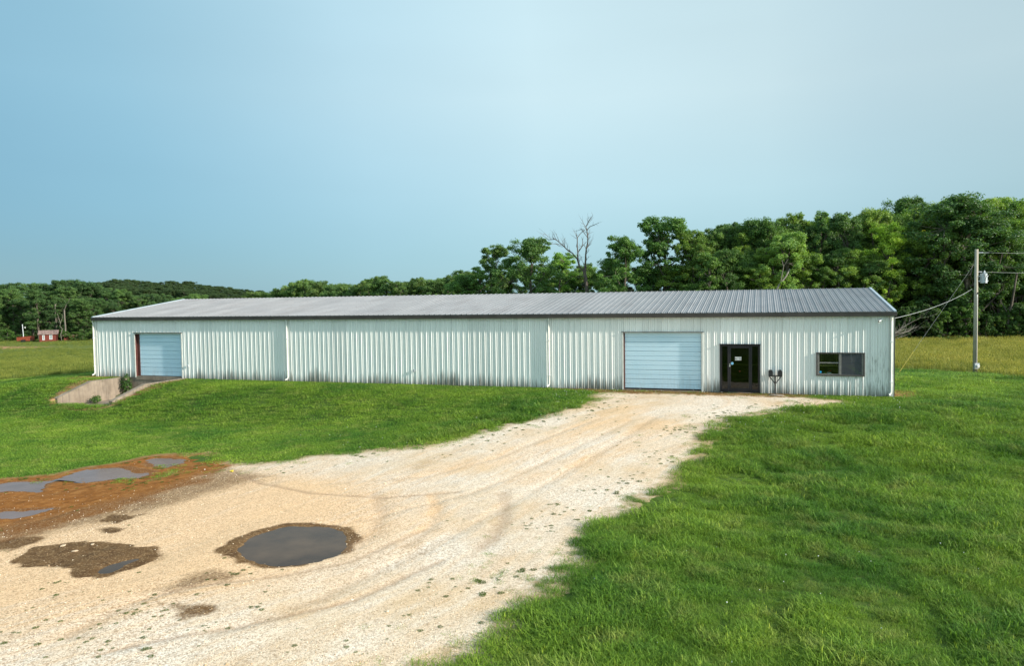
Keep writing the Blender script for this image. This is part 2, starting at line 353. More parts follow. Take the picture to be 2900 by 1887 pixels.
def make_concrete():
    m, nt, b = mat('weathered_concrete')
    n = noise(nt, 1.5, 8, .65, pos(nt)); s = noise(nt, 1, 6, .7, pos(nt, (5, 5, .5))); f = noise(nt, 40, 4, .7, pos(nt))
    c = ramp(nt, n, [(.3, (.17, .135, .10)), (.7, (.30, .25, .195))])
    c = mix(nt, ramp(nt, s, [(.48, 0), (.72, .8)]), c, (.10, .085, .07))
    c = mix(nt, ramp(nt, f, [(.62, 0), (.75, .6)]), c, (.45, .42, .38))
    nt.links.new(c, b.inputs['Base Color']); b.inputs['Roughness'].default_value = .9; bump(nt, b, f, .5, .01); return m
M_CONC = make_concrete()
def make_glass(name, tint, refl=.9):
    m = bpy.data.materials.new(name); m.use_nodes = True; nt = m.node_tree; nt.nodes.clear()
    o = N(nt, 'OutputMaterial'); g = N(nt, 'BsdfGlossy'); g.inputs['Roughness'].default_value = .03; g.inputs['Color'].default_value = (refl, refl, refl, 1)
    t = N(nt, 'BsdfTransparent'); t.inputs['Color'].default_value = (*tint, 1); f = N(nt, 'Fresnel'); f.inputs['IOR'].default_value = 1.5
    x = N(nt, 'MixShader'); nt.links.new(f.outputs[0], x.inputs[0]); nt.links.new(t.outputs[0], x.inputs[1]); nt.links.new(g.outputs[0], x.inputs[2]); nt.links.new(x.outputs[0], o.inputs[0])
    return m
M_GLASS = make_glass('window_glass', (.75, .8, .78)); M_GLASSD = make_glass('tinted_glass', (.30, .32, .30)); M_SCREEN = make_glass('insect_screen', (.62, .64, .68), .12)
_nt = M_SCREEN.node_tree; _d = N(_nt, 'BsdfDiffuse'); _d.inputs['Color'].default_value = (.16, .17, .19, 1); _m = N(_nt, 'MixShader'); _m.inputs[0].default_value = .38
_o = [n for n in _nt.nodes if n.type == 'OUTPUT_MATERIAL'][0]; _src = _o.inputs[0].links[0].from_socket; _nt.links.new(_src, _m.inputs[1]); _nt.links.new(_d.outputs[0], _m.inputs[2]); _nt.links.new(_m.outputs[0], _o.inputs[0])
def make_wood(name, col, sc_=(30, 30, 1)):
    m, nt, b = mat(name); n = noise(nt, 1, 6, .7, pos(nt, sc_))
    nt.links.new(ramp(nt, n, [(.3, tuple(c * .45 for c in col)), (.65, col)]), b.inputs['Base Color']); b.inputs['Roughness'].default_value = .85
    bump(nt, b, n, .5, .01); return m
M_POLE = make_wood('weathered_pole_wood', (.52, .47, .38)); M_BARK = make_wood('tree_bark', (.115, .098, .078), (2.5, 2.5, .5)); M_PALEB = make_wood('bleached_dead_wood', (.26, .235, .20), (4, 4, .8))
M_DEADB = make_wood('grey_dead_bark', (.13, .105, .09), (3, 3, .6))
M_REDW = make_wood('red_painted_boards', (.17, .032, .02), (6, 6, .6)); M_RUSTR = simple('rusty_patched_roof', (.22, .15, .13), .7, .1, .75, 3.0)

def make_leaf(name='leaves'):
    m = bpy.data.materials.new(name); m.use_nodes = True; nt = m.node_tree; nt.nodes.clear()
    o = N(nt, 'OutputMaterial'); oi = N(nt, 'ObjectInfo'); lv = attr(nt, 'leaf').outputs['Fac']
    c = ramp(nt, lv, [(0, (.55, .62, .60)), (.5, (1, 1, 1)), (1, (1.5, 1.4, 1.0))])
    c = mix(nt, 1, c, oi.outputs['Color'], 'MULTIPLY')
    pn = noise(nt, .45, 3, .5, pos(nt)); c = mix(nt, 1, c, ramp(nt, pn, [(.35, (.72, .80, .85)), (.65, (1.0, 1.0, .9))]), 'MULTIPLY')
    c2 = mix(nt, 1, c, (1.25, 1.3, .55), 'MULTIPLY')
    d = N(nt, 'BsdfPrincipled'); d.inputs['Roughness'].default_value = .5; d.inputs['Specular IOR Level'].default_value = .35; nt.links.new(c, d.inputs['Base Color'])
    t = N(nt, 'BsdfTranslucent'); nt.links.new(c2, t.inputs['Color'])
    x = N(nt, 'MixShader'); x.inputs[0].default_value = .33; nt.links.new(d.outputs[0], x.inputs[1]); nt.links.new(t.outputs[0], x.inputs[2]); nt.links.new(x.outputs[0], o.inputs[0])
    return m
M_LEAF = make_leaf()
def make_grass(name, lo, hi, dry, patch=.25, dryamt=.5, tr=.3, west=None):
    m = bpy.data.materials.new(name); m.use_nodes = True; nt = m.node_tree; nt.nodes.clear()
    o = N(nt, 'OutputMaterial'); bl = attr(nt, 'blade').outputs['Fac']; oi = N(nt, 'ObjectInfo')
    n1 = noise(nt, patch, 4, .6, pos(nt)); n2 = noise(nt, patch * 5, 4, .65, pos(nt))
    c = mix(nt, ramp(nt, n1, [(.35, 0), (.65, 1)]), lo, hi)
    c = mix(nt, mth(nt, 'MULTIPLY', ramp(nt, n2, [(.50, 0), (.72, 1)]), dryamt), c, dry)
    if west:
        sx_ = N(nt, 'SeparateXYZ'); nt.links.new(pos(nt), sx_.inputs[0]); c = mix(nt, 1, c, ramp(nt, mth(nt, 'MULTIPLY_ADD', sx_.outputs['X'], .02, .0), [(0, west), (.8, (1, 1, 1))]), 'MULTIPLY')
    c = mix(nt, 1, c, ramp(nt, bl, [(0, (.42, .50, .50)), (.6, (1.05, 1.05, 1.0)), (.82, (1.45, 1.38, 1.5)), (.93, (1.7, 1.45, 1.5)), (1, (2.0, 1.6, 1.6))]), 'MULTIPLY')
    c = mix(nt, 1, c, ramp(nt, oi.outputs['Random'], [(0, (.82, .85, .8)), (1, (1.12, 1.1, 1.1))]), 'MULTIPLY')
    d = N(nt, 'BsdfPrincipled'); d.inputs['Roughness'].default_value = .55; d.inputs['Specular IOR Level'].default_value = .18; nt.links.new(c, d.inputs['Base Color'])
    t = N(nt, 'BsdfTranslucent'); nt.links.new(mix(nt, 1, c, (1.1, 1.15, .6), 'MULTIPLY'), t.inputs['Color'])
    x = N(nt, 'MixShader'); x.inputs[0].default_value = tr; nt.links.new(d.outputs[0], x.inputs[1]); nt.links.new(t.outputs[0], x.inputs[2]); nt.links.new(x.outputs[0], o.inputs[0])
    return m
M_GRASS = make_grass('lawn_grass_blades', (.085, .205, .026), (.235, .36, .042), (.40, .40, .12))
M_WEED = make_grass('weed_blades', (.055, .11, .018), (.12, .17, .03), (.20, .20, .07))
M_HAY = make_grass('hay_field_grass', (.20, .225, .05), (.31, .31, .075), (.15, .21, .042), .08, .5, .3, (.58, .70, .62))
M_STRAW = make_grass('dead_grass', (.34, .20, .09), (.44, .28, .13), (.22, .13, .06), .8, .6)
def make_ground():
    m, nt, b = mat('ground_turf_and_field')
    f = attr(nt, 'field').outputs['Fac']; s = attr(nt, 'straw').outputs['Fac']
    n1 = noise(nt, .25, 5, .65, pos(nt)); n2 = noise(nt, 9, 5, .7, pos(nt)); n3 = noise(nt, 2.0, 6, .7, pos(nt))
    lawn = ramp(nt, n1, [(.35, (.045, .095, .016)), (.65, (.08, .14, .02))]); lawn = mix(nt, ramp(nt, n2, [(.45, 0), (.7, .6)]), lawn, (.10, .10, .035))
    hay = ramp(nt, n3, [(.3, (.16, .175, .042)), (.7, (.25, .245, .06))]); hay = mix(nt, ramp(nt, n1, [(.4, 0), (.6, .4)]), hay, (.12, .17, .04))
    sx_ = N(nt, 'SeparateXYZ'); nt.links.new(pos(nt), sx_.inputs[0]); hay = mix(nt, 1, hay, ramp(nt, mth(nt, 'MULTIPLY_ADD', sx_.outputs['X'], .02, .0), [(0, (.62, .72, .66)), (.8, (1, 1, 1))]), 'MULTIPLY')
    st = ramp(nt, n2, [(.3, (.22, .12, .06)), (.7, (.42, .27, .14))])
    c = mix(nt, f, lawn, hay); c = mix(nt, ramp(nt, mth(nt, 'ADD', s, mth(nt, 'MULTIPLY', mth(nt, 'SUBTRACT', n3, .5), .8)), [(.35, 0), (.6, 1)]), c, st)
    nt.links.new(c, b.inputs['Base Color']); b.inputs['Roughness'].default_value = .95; b.inputs['Specular IOR Level'].default_value = .1
    bump(nt, b, n2, .8, .05); return m
M_GROUND = make_ground()
def make_gravel():
    m, nt, b = mat('limestone_gravel_and_clay')
    wet = attr(nt, 'wet').outputs['Fac']; mud = attr(nt, 'mud').outputs['Fac']; tr = attr(nt, 'track').outputs['Fac']; ru = attr(nt, 'rusty').outputs['Fac']
    P = pos(nt); vo = N(nt, 'TexVoronoi'); vo.inputs['Scale'].default_value = 34; nt.links.new(P, vo.inputs['Vector'])
    vo2 = N(nt, 'TexVoronoi'); vo2.inputs['Scale'].default_value = 60; nt.links.new(P, vo2.inputs['Vector'])
    bg = noise(nt, .22, 6, .62, pos(nt, (1, 1.0, 1))); cv = N(nt, 'CombineXYZ'); nt.links.new(mth(nt, 'MULTIPLY', attr(nt, 'pu').outputs['Fac'], 1.5), cv.inputs[0]); nt.links.new(mth(nt, 'MULTIPLY', attr(nt, 'pv').outputs['Fac'], .22), cv.inputs[1])
    md = noise(nt, 1.0, 8, .68, cv.outputs[0]); cv2 = N(nt, 'CombineXYZ'); nt.links.new(mth(nt, 'MULTIPLY', attr(nt, 'pu').outputs['Fac'], 4.5), cv2.inputs[0]); nt.links.new(mth(nt, 'MULTIPLY', attr(nt, 'pv').outputs['Fac'], .35), cv2.inputs[1]); fs = noise(nt, 1.0, 6, .6, cv2.outputs[0]); fn = noise(nt, 14, 5, .7, P)
    sand = ramp(nt, md, [(.30, (.50, .345, .20)), (.5, (.65, .49, .325)), (.7, (.75, .645, .525))])
    sand = mix(nt, ramp(nt, bg, [(.38, 0), (.58, .85)]), sand, (.78, .695, .60))
    sand = mix(nt, ramp(nt, mth(nt, 'ADD', mth(nt, 'MULTIPLY', ru, .55), mth(nt, 'MULTIPLY', fs, .75)), [(.36, 0), (.80, .9)]), sand, (.76, .51, .30))
    peb = ramp(nt, N2(nt, vo.outputs['Color']), [(.16, (.38, .29, .21)), (.42, (.95, .93, .90)), (.9, (1.2, 1.2, 1.2))])
    pm = ramp(nt, bg, [(.35, .25), (.7, .75)])
    c = mix(nt, pm, sand, mix(nt, 1, sand, peb, 'MULTIPLY'))
    c = mix(nt, ramp(nt, fn, [(.58, 0), (.75, .6)]), c, (.44, .28, .15))
    c = mix(nt, ramp(nt, N2(nt, vo2.outputs['Color']), [(.84, 0), (.93, .6)]), c, (.22, .15, .09)); sk = noise(nt, 3.2, 6, .75, P); c = mix(nt, ramp(nt, sk, [(.56, 0), (.75, .5)]), c, (.42, .29, .18))
    # mud, damp and wheel marks
    mm = ramp(nt, mth(nt, 'ADD', mud, mth(nt, 'MULTIPLY', mth(nt, 'SUBTRACT', md, .5), .7)), [(.25, 0), (.65, 1)])
    mudc = ramp(nt, sk, [(.3, (.14, .052, .011)), (.5, (.25, .096, .021)), (.7, (.36, .17, .05))]); c = mix(nt, mm, c, mudc)
    wm = ramp(nt, mth(nt, 'ADD', wet, mth(nt, 'MULTIPLY', mth(nt, 'SUBTRACT', fn, .5), .5)), [(.18, 0), (.62, 1)])
    wetc = mix(nt, mth(nt, 'MULTIPLY', mm, .9), ramp(nt, sk, [(.35, (.085, .042, .016)), (.65, (.18, .10, .042))]), (.17, .065, .016))
    c = mix(nt, wm, c, mix(nt, ramp(nt, mth(nt, 'ADD', N2(nt, vo.outputs['Color']), mth(nt, 'MULTIPLY', mth(nt, 'SUBTRACT', 1.0, wm), .5)), [(.78, 0), (.9, .6)]), wetc, (.38, .25, .13)))
    eg = attr(nt, 'edge').outputs['Fac']; c = mix(nt, ramp(nt, mth(nt, 'ADD', eg, mth(nt, 'MULTIPLY', mth(nt, 'SUBTRACT', sk, .5), 1.6)), [(.3, 0), (1.0, .85)]), c, (.30, .215, .10))
    tk = ramp(nt, mth(nt, 'ADD', tr, mth(nt, 'MULTIPLY', mth(nt, 'SUBTRACT', fn, .5), .6)), [(.04, 0), (.5, .75)])
    c = mix(nt, tk, c, (.30, .19, .12))
    nt.links.new(c, b.inputs['Base Color'])
    rg = N(nt, 'Mix', data_type='FLOAT'); nt.links.new(wm, rg.inputs[0]); rg.inputs[2].default_value = .95; rg.inputs[3].default_value = .8; nt.links.new(rg.outputs[0], b.inputs['Roughness'])
    b.inputs['Specular IOR Level'].default_value = .12
    h = mth(nt, 'ADD', mth(nt, 'MULTIPLY', vo.outputs['Distance'], -1.0), mth(nt, 'MULTIPLY', fn, .8)); bump(nt, b, h, .45, .014)
    return m
def N2(nt, colsock):
    s = N(nt, 'SeparateColor'); nt.links.new(colsock, s.inputs[0]); return s.outputs[0]
M_GRAVEL = make_gravel()
def make_water(name, c0, c1, rough):
    m, nt, b = mat(name); n = noise(nt, .7, 4, .6, pos(nt))
    nt.links.new(ramp(nt, n, [(.3, c0), (.7, c1)]), b.inputs['Base Color'])
    b.inputs['Roughness'].default_value = rough; b.inputs['IOR'].default_value = 1.22; b.inputs['Specular IOR Level'].default_value = .4; b.inputs['Specular Tint'].default_value = (1, .86, .74, 1); bump(nt, b, noise(nt, 5, 2, .5, pos(nt)), .03, .01); return m
M_WATER = make_water('brown_puddle_water', (.040, .024, .014), (.115, .072, .042), .12); M_CLAYW = make_water('clay_clouded_water', (.14, .088, .072), (.22, .150, .128), .14)
def make_stone():
    m, nt, b = mat('limestone_chips'); oi = N(nt, 'ObjectInfo')
    nt.links.new(ramp(nt, oi.outputs['Random'], [(0, (.38, .24, .13)), (.25, (.60, .45, .29)), (.6, (.72, .60, .45)), (.9, (.78, .70, .58)), (1, (.25, .17, .11))]), b.inputs['Base Color']); b.inputs['Roughness'].default_value = .9
    return m
M_STONE = make_stone()

# ------------------------------------------------------------------ ground sheet
def grid_axis(lo, hi, c0, c1, step, growth=1.18):
    a = list(np.arange(c0, c1 + step / 2, step)); s = step; v = a[-1]
    while v < hi: s *= growth; v += s; a.append(v)
    s = step; v = a[0]; pre = []
    while v > lo: s *= growth; v -= s; pre.append(v)
    return np.array(pre[::-1] + a)
def sheet(name, xs, ys, zf, mats, keep=None, attrs=None, smooth=True):
    X, Y = np.meshgrid(xs, ys); X = X.ravel(); Y = Y.ravel(); nx, ny = len(xs), len(ys)
    Z = zf(X, Y)
    i = np.arange((ny - 1) * (nx - 1)); r_, c_ = i // (nx - 1), i % (nx - 1); a = r_ * nx + c_
    q = np.stack([a, a + 1, a + nx + 1, a + nx], 1)
    idx = np.arange(len(X))
    if keep is not None:
        k = keep(X, Y); q = q[k[q].any(1)]
        used = np.unique(q); remap = np.full(len(X), -1); remap[used] = np.arange(len(used)); q = remap[q]; X, Y, Z = X[used], Y[used], Z[used]
    me = bpy.data.meshes.new(name); me.vertices.add(len(X)); me.vertices.foreach_set('co', np.stack([X, Y, Z], 1).astype(np.float32).ravel())
    me.loops.add(len(q) * 4); me.loops.foreach_set('vertex_index', q.astype(np.int32).ravel())
    me.polygons.add(len(q)); me.polygons.foreach_set('loop_start', (np.arange(len(q)) * 4).astype(np.int32)); me.polygons.foreach_set('loop_total', np.full(len(q), 4, np.int32))
    me.polygons.foreach_set('use_smooth', np.full(len(q), smooth))
    me.update(calc_edges=True)
    for m in mats: me.materials.append(m)
    for an, fn_ in (attrs or {}).items():
        at = me.attributes.new(an, 'FLOAT', 'POINT'); at.data.foreach_set('value', np.asarray(fn_(X, Y), np.float32))
    return me

# hay field = everything beyond the mown ground; its near edges as seen in the photograph
MOWN = np.vstack([gpoly([(-60, 1082), (0, 1078), (120, 1066), (250, 1058), (268, 1052)]), [[-9, 16], [-5, 26], [46, 24]], gpoly([(2540, 1044), (2600, 1051), (2700, 1054), (2780, 1058), (2900, 1078), (3100, 1110)]), [[95, -20], [95, -80], [-60, -80], [-60, -10]]])
def field_m(x, y): return sm(-.4, .4, -sdf(MOWN, x, y) + 1.5 * (fbm(x, y, .35, 3, 41) - .5))
STRAWP = [(gpoly(zz(100, 1040, 5.174, [(200, 470), (320, 400), (560, 230), (700, 200), (830, 190), (1180, 170), (1420, 150), (830, 215), (560, 345), (320, 462), (280, 540), (420, 590), (600, 605), (830, 610), (1000, 590), (1080, 550), (1180, 520), (1300, 440), (1560, 330), (1850, 240), (2170, 180), (2170, 205), (1850, 300), (1560, 390), (1300, 500), (1150, 570), (850, 640), (500, 620), (260, 590)])), .8),
          (gpoly(zz(100, 1040, 5.174, [(440, 175), (620, 155), (860, 130), (880, 155), (700, 175), (500, 190)])), .8),
          (np.array([[2.0, -.05], [-1.2, -.05], [-1.2, -.5], [2.0, -.6]]), .7),
          (np.array([[30.6, -.02], [33.5, -.02], [42.2, -.02], [42.2, -.75], [41, -1.15], [38, -1.05], [35, -1.15], [33.0, -.95], [30.6, -.3]]), 1.0),
          (np.array([[45.8, .0], [47.0, .5], [47.0, 2.0], [45.8, 2.5]]), .9),
          (gpoly(zz(1900, 1100, 1.968, [(1470, 300), (1500, 270), (1590, 255), (1570, 310), (1500, 325)])), .6), (gpoly(zz(1900, 1100, 1.968, [(820, 315), (880, 308), (920, 318), (860, 328)])), .5),
          (gpoly([(-300, 977), (268, 978), (268, 986), (-300, 987)]), .8),
          (np.array([[16, -.02], [31, -.02], [31, -.16], [16, -.12]]), .5)]
def straw_m(x, y):
    r = np.zeros(np.shape(x))
    for pl, a in STRAWP: r = np.maximum(r, a * sm(-.25, .15, sdf(pl, x, y)))
    return r
xs = np.unique(np.round(np.concatenate([grid_axis(-900, 900, -22, 66, .45), [2.3, 2.42, 2.48, 2.6, 6.9, 6.98, 7.08, 7.15]]), 3))
ys = np.unique(np.round(np.concatenate([grid_axis(-90, 1400, -38, 14, .45), [-5.0, -5.5, -0.03, .15]]), 3))
def z_ground(x, y):
    d = sdf(DRIVE, x, y)
    return H(x, y) - 0.14 * sm(0.15, 0.9, d) * (y < 0)
def straw_at(x, y): return np.maximum(straw_m(x, y), .30 * sm(-1.6, -.6, drive_d(x, y)))
g_me = sheet('ground', xs, ys, z_ground, [M_GROUND], None, {'field': field_m, 'straw': straw_at})
link('ground', g_me, label='mown lawn and yellow hay field rolling away to the woods', kind='structure')

# ------------------------------------------------------------------ gravel driveway
PUDS = [(PUD_MAIN, .055, 'main'), (PUD_A, .03, 'a'), (PUD_B, .03, 'b'), (PUD_C, .03, 'c'), (PUD_D, .015, 'd'), (PUD_A2, .02, 'a2')]
PLEV = {}
for pl, dp, nm in PUDS: PLEV[nm] = float(np.mean(Hb(pl[:, 0], pl[:, 1])))
def z_drive(x, y):
    d = drive_d(x, y); h = Hb(x, y) + 0.012
    h = h - 0.10 * sm(-.75, -1.35, d)
    h = h + 0.028 * (fbm(x, y, .9, 4, 31) - .5) + 0.010 * (fbm(x, y, 6, 3, 32) - .5)
    for pl, wd_, dep in TRACKS: h = h - .018 * np.exp(-(dline(pl, x, y) / wd_) ** 2)
    for pl, dp, nm in PUDS:
        s_ = sdf(pl, x, y) + (.22 if nm == 'main' else .75) * (fbm(x, y, 3.2 if nm == 'main' else 1.7, 4, 37) - .5)
        lev = PLEV[nm]
        w_ = sm(-1.3, -.1, s_)                      # flatten towards the water level near the puddle
        h = h * (1 - w_) + (lev + .010 + 0.012 * (fbm(x, y, 7, 3, 38) - .5)) * w_
        h = h - (dp + .012) * sm(-.16, .35, s_)
    return h
def wet_m(x, y):
    r = np.zeros(np.shape(x)); nz = .5 * (fbm(x, y, 2.4, 4, 61) - .5)
    for pl, a, soft in WETS:
        r = np.maximum(r, a * sm(-soft, soft * .7, sdf(pl, x, y) + nz))
    for pl in (PUD_A, PUD_B, PUD_C, PUD_A2): r = np.maximum(r, .8 * sm(-.35, .1, sdf(pl, x, y) + nz))
    for k in range(len(TRACKS)): pass
    return r
def mud_m(x, y): return sm(-1.3, 1.1, sdf(MUD, x, y) + 2.2 * (fbm(x, y, .7, 4, 62) - .5)) + .55 * sm(-4.0, 0, sdf(MUD, x, y)) * sm(.40, .60, fbm(x, y, .5, 4, 63)) * .6
def track_m(x, y):
    r = np.zeros(np.shape(x))
    for pl, wd_, a in TRACKS: r = np.maximum(r, a * np.exp(-(dline(pl, x, y) / wd_) ** 2))
    return r
PATH = gpoly([(-900, 2050), (-200, 1880), (300, 1730), (800, 1570), (1150, 1410), (1450, 1265), (1700, 1170), (1850, 1135)])
def path_uv(x, y):
    x = np.asarray(x, float); y = np.asarray(y, float); best = np.full(x.shape, 1e9); uu = np.zeros(x.shape); vv = np.zeros(x.shape); s0 = 0
    for (ax, ay), (bx, by) in zip(PATH[:-1], PATH[1:]):
        ex, ey = bx - ax, by - ay; ln = math.hypot(ex, ey); t = np.clip(((x - ax) * ex + (y - ay) * ey) / ln ** 2, 0, 1)
        dx_, dy_ = x - ax - t * ex, y - ay - t * ey; q = np.hypot(dx_, dy_); sg = np.sign(ex * dy_ - ey * dx_)
        m = q < best; best = np.where(m, q, best); uu = np.where(m, q * sg, uu); vv = np.where(m, s0 + t * ln, vv); s0 += ln
    return uu, vv
SANDY = gpoly([(-400, 1470), (0, 1470), (330, 1420), (560, 1325), (850, 1335), (1120, 1400), (1150, 1480), (1000, 1600), (760, 1660), (500, 1700), (200, 1780), (-400, 1850)])
def rusty_m(x, y):
    r = np.zeros(np.shape(x))
    for pl, wd_ in RUSTY: r = np.maximum(r, (.75 if wd_ < .5 else .45) * np.exp(-(dline(pl, x, y) / wd_) ** 2) * (.3 + 1.2 * fbm(x, y, 1.1, 4, 64)))
    r = np.maximum(r, .8 * sm(-2.5, 0.5, sdf(MUD, x, y))); r = np.maximum(r, .85 * sm(-2.2, 2.2, sdf(SANDY, x, y) + 1.5 * (fbm(x, y, .5, 4, 65) - .5)))
    return r
dx = np.concatenate([np.arange(10, 18, .3), np.arange(18, 45.5, .085)]); dy = np.arange(-33.5, -0.35, .085)
def keep_drive(x, y):
    rx, ry = x - CAM[0], y - CAM[1]; f = rx * _sy + ry * _cy; s = rx * _cy - ry * _sy
    return (drive_d(x, y) > -1.25) & (f > 6) & (np.abs(s) < f * .85 + 3)
d_me = sheet('gravel_driveway', dx, dy, z_drive, [M_GRAVEL], keep_drive, {'wet': wet_m, 'mud': mud_m, 'track': track_m, 'rusty': rusty_m, 'edge': lambda x, y: sm(.5, -.9, drive_d(x, y)), 'pu': lambda x, y: path_uv(x, y)[0], 'pv': lambda x, y: path_uv(x, y)[1]})
link('gravel_driveway', d_me, label='pale limestone gravel driveway with orange clay stains', kind='structure')
for pl, dp, nm in PUDS:
    (x0_, y0_), (x1_, y1_) = pl.min(0) - .5, pl.max(0) + .5; lv = PLEV[nm]
    me = sheet('puddle', np.arange(x0_, x1_, .12), np.arange(y0_, y1_, .12), lambda x, y: np.full(np.shape(x), lv), [M_WATER if nm in ('main', 'd') else M_CLAYW], lambda x, y: sdf(pl, x, y) > -.24)
    link('puddle', me, label={'main': 'round dark puddle in the middle of the gravel', 'a': 'pale reflecting puddle at the grass edge', 'b': 'ragged muddy puddle at the left picture edge by the grass', 'c': 'long thin puddle in the orange mud', 'd': 'small film of water in the brown damp patch', 'a2': 'shallow brown puddle beside the grass tuft'}[nm], kind='structure')

# ------------------------------------------------------------------ instanced stuff (grass, stones)
def proto_coll(name, meshes):
    c = bpy.data.collections.new(name)
    for i, me in enumerate(meshes):
        o = bpy.data.objects.new('%s_%02d' % (name, i), me); c.objects.link(o)
    return c
def scatter(name, P, rotz, scl, idx, coll, label, tilt=None):
    n = len(P); me = bpy.data.meshes.new(name); me.vertices.add(n); me.vertices.foreach_set('co', np.asarray(P, np.float32).ravel())
    rot = np.zeros((n, 3), np.float32); rot[:, 2] = rotz
    if tilt is not None: rot[:, 0] = tilt[:, 0]; rot[:, 1] = tilt[:, 1]
    a = me.attributes.new('rot', 'FLOAT_VECTOR', 'POINT'); a.data.foreach_set('vector', rot.ravel())
    s = np.asarray(scl, np.float32); s = np.repeat(s[:, None], 3, 1) if s.ndim == 1 else s
    a = me.attributes.new('scl', 'FLOAT_VECTOR', 'POINT'); a.data.foreach_set('vector', s.ravel())
    a = me.attributes.new('idx', 'INT', 'POINT'); a.data.foreach_set('value', np.asarray(idx, np.int32))
    ng = bpy.data.node_groups.new(name, 'GeometryNodeTree')
    ng.interface.new_socket('Geometry', in_out='INPUT', socket_type='NodeSocketGeometry'); ng.interface.new_socket('Geometry', in_out='OUTPUT', socket_type='NodeSocketGeometry')
    nn, ll = ng.nodes, ng.links; gi = nn.new('NodeGroupInput'); go = nn.new('NodeGroupOutput')
    ci = nn.new('GeometryNodeCollectionInfo'); ci.inputs['Collection'].default_value = coll; ci.inputs['Separate Children'].default_value = True; ci.inputs['Reset Children'].default_value = True
    ip = nn.new('GeometryNodeInstanceOnPoints'); ip.inputs['Pick Instance'].default_value = True
    def na(nm, ty):
        q = nn.new('GeometryNodeInputNamedAttribute'); q.data_type = ty; q.inputs['Name'].default_value = nm; return q.outputs['Attribute']
    ll.new(gi.outputs[0], ip.inputs['Points']); ll.new(ci.outputs[0], ip.inputs['Instance']); ll.new(na('idx', 'INT'), ip.inputs['Instance Index'])
    e2r = nn.new('FunctionNodeEulerToRotation'); ll.new(na('rot', 'FLOAT_VECTOR'), e2r.inputs[0]); ll.new(e2r.outputs[0], ip.inputs['Rotation'])
    ll.new(na('scl', 'FLOAT_VECTOR'), ip.inputs['Scale']); ll.new(ip.outputs[0], go.inputs[0])
    o = link(name, me, label=label, kind='stuff'); md = o.modifiers.new('scatter', 'NODES'); md.node_group = ng
    return o
def grass_clump(seed, nb, rad, hmin, hmax, width, bend, m, heads=0.0):
    r = np.random.default_rng(seed); V = []; Fc = []; A = []
    for i in range(nb):
        a = r.uniform(0, 2 * math.pi); q = rad * math.sqrt(r.uniform()); bx, by = q * math.cos(a), q * math.sin(a)
        th = r.uniform(0, 2 * math.pi); h = r.uniform(hmin, hmax) * (1 - .35 * q / rad); bd = r.uniform(.15, 1) * bend * h
        dx_, dy_ = math.cos(th), math.sin(th); ph = th + math.pi / 2 + r.uniform(-.6, .6); sx, sy = math.cos(ph) * width, math.sin(ph) * width
        c = r.uniform(); n = len(V)
        p1 = (bx + dx_ * bd * .3, by + dy_ * bd * .3, h * .6); p2 = (bx + dx_ * bd, by + dy_ * bd, h * max(.25, 1 - .45 * bend * r.uniform()))
        pm = (bx + dx_ * bd * .68, by + dy_ * bd * .68, max(p2[2], h * .62) * 1.04 + .12 * h)
        V += [(bx - sx, by - sy, 0), (bx + sx, by + sy, 0), (p1[0] - sx * .9, p1[1] - sy * .9, p1[2]), (p1[0] + sx * .9, p1[1] + sy * .9, p1[2]), (pm[0] - sx * .6, pm[1] - sy * .6, pm[2]), (pm[0] + sx * .6, pm[1] + sy * .6, pm[2]), p2]
        Fc += [(n, n + 1, n + 3, n + 2), (n + 2, n + 3, n + 5, n + 4), (n + 4, n + 5, n + 6)]; A += [c * .85] * 7
        if r.uniform() < heads:
            n = len(V); w = width * 2.2
            V += [(p2[0] - w, p2[1], p2[2] - .02), (p2[0], p2[1] - w, p2[2] + .02), (p2[0] + w, p2[1], p2[2] + .05), (p2[0], p2[1] + w, p2[2] + .09)]
            Fc += [(n, n + 1, n + 2, n + 3)]; A += [.95] * 4
    me = new_mesh('clump', V, Fc, [m]); at = me.attributes.new('blade', 'FLOAT', 'POINT'); at.data.foreach_set('value', np.array(A, np.float32)); return me
def in_view(x, y, wide=.86, near=5.5):
    rx, ry = x - CAM[0], y - CAM[1]; f = rx * _sy + ry * _cy; s = rx * _cy - ry * _sy
    return (f > near) & (np.abs(s) < f * wide + 2), f
def cand(x0, x1, y0, y1, dens):
    n = int((x1 - x0) * (y1 - y0) * dens); return NR.uniform(x0, x1, n), NR.uniform(y0, y1, n)
def off_building(x, y): return ~((x > -.1) & (x < L + .1) & (y > -.06) & (y < 15.6))
def off_pit(x, y): return ~((x > 2.25) & (x < 7.2) & (y > -5.4) & (y < .1))

G_LONG = proto_coll('tuft_long', [grass_clump(100 + i, 90, .27, .08, .24, .0042, 1.8, M_GRASS, .012) for i in range(6)])
G_SHORT = proto_coll('tuft_short', [grass_clump(200 + i, 80, .28, .035, .10, .0050, 1.6, M_GRASS, .0) for i in range(5)])
G_WEED = proto_coll('tuft_weed', [grass_clump(500 + i, 110, .16, .03, .10, .0055, 1.5, M_WEED, .0) for i in range(4)])
G_HAY = proto_coll('tuft_hay', [grass_clump(300 + i, 46, .62, .40, .75, .008, .5, M_HAY, .6) for i in range(5)])
G_DRY = proto_coll('tuft_dry', [grass_clump(400 + i, 40, .18, .02, .07, .0045, 2.2, M_STRAW, .0) for i in range(4)])

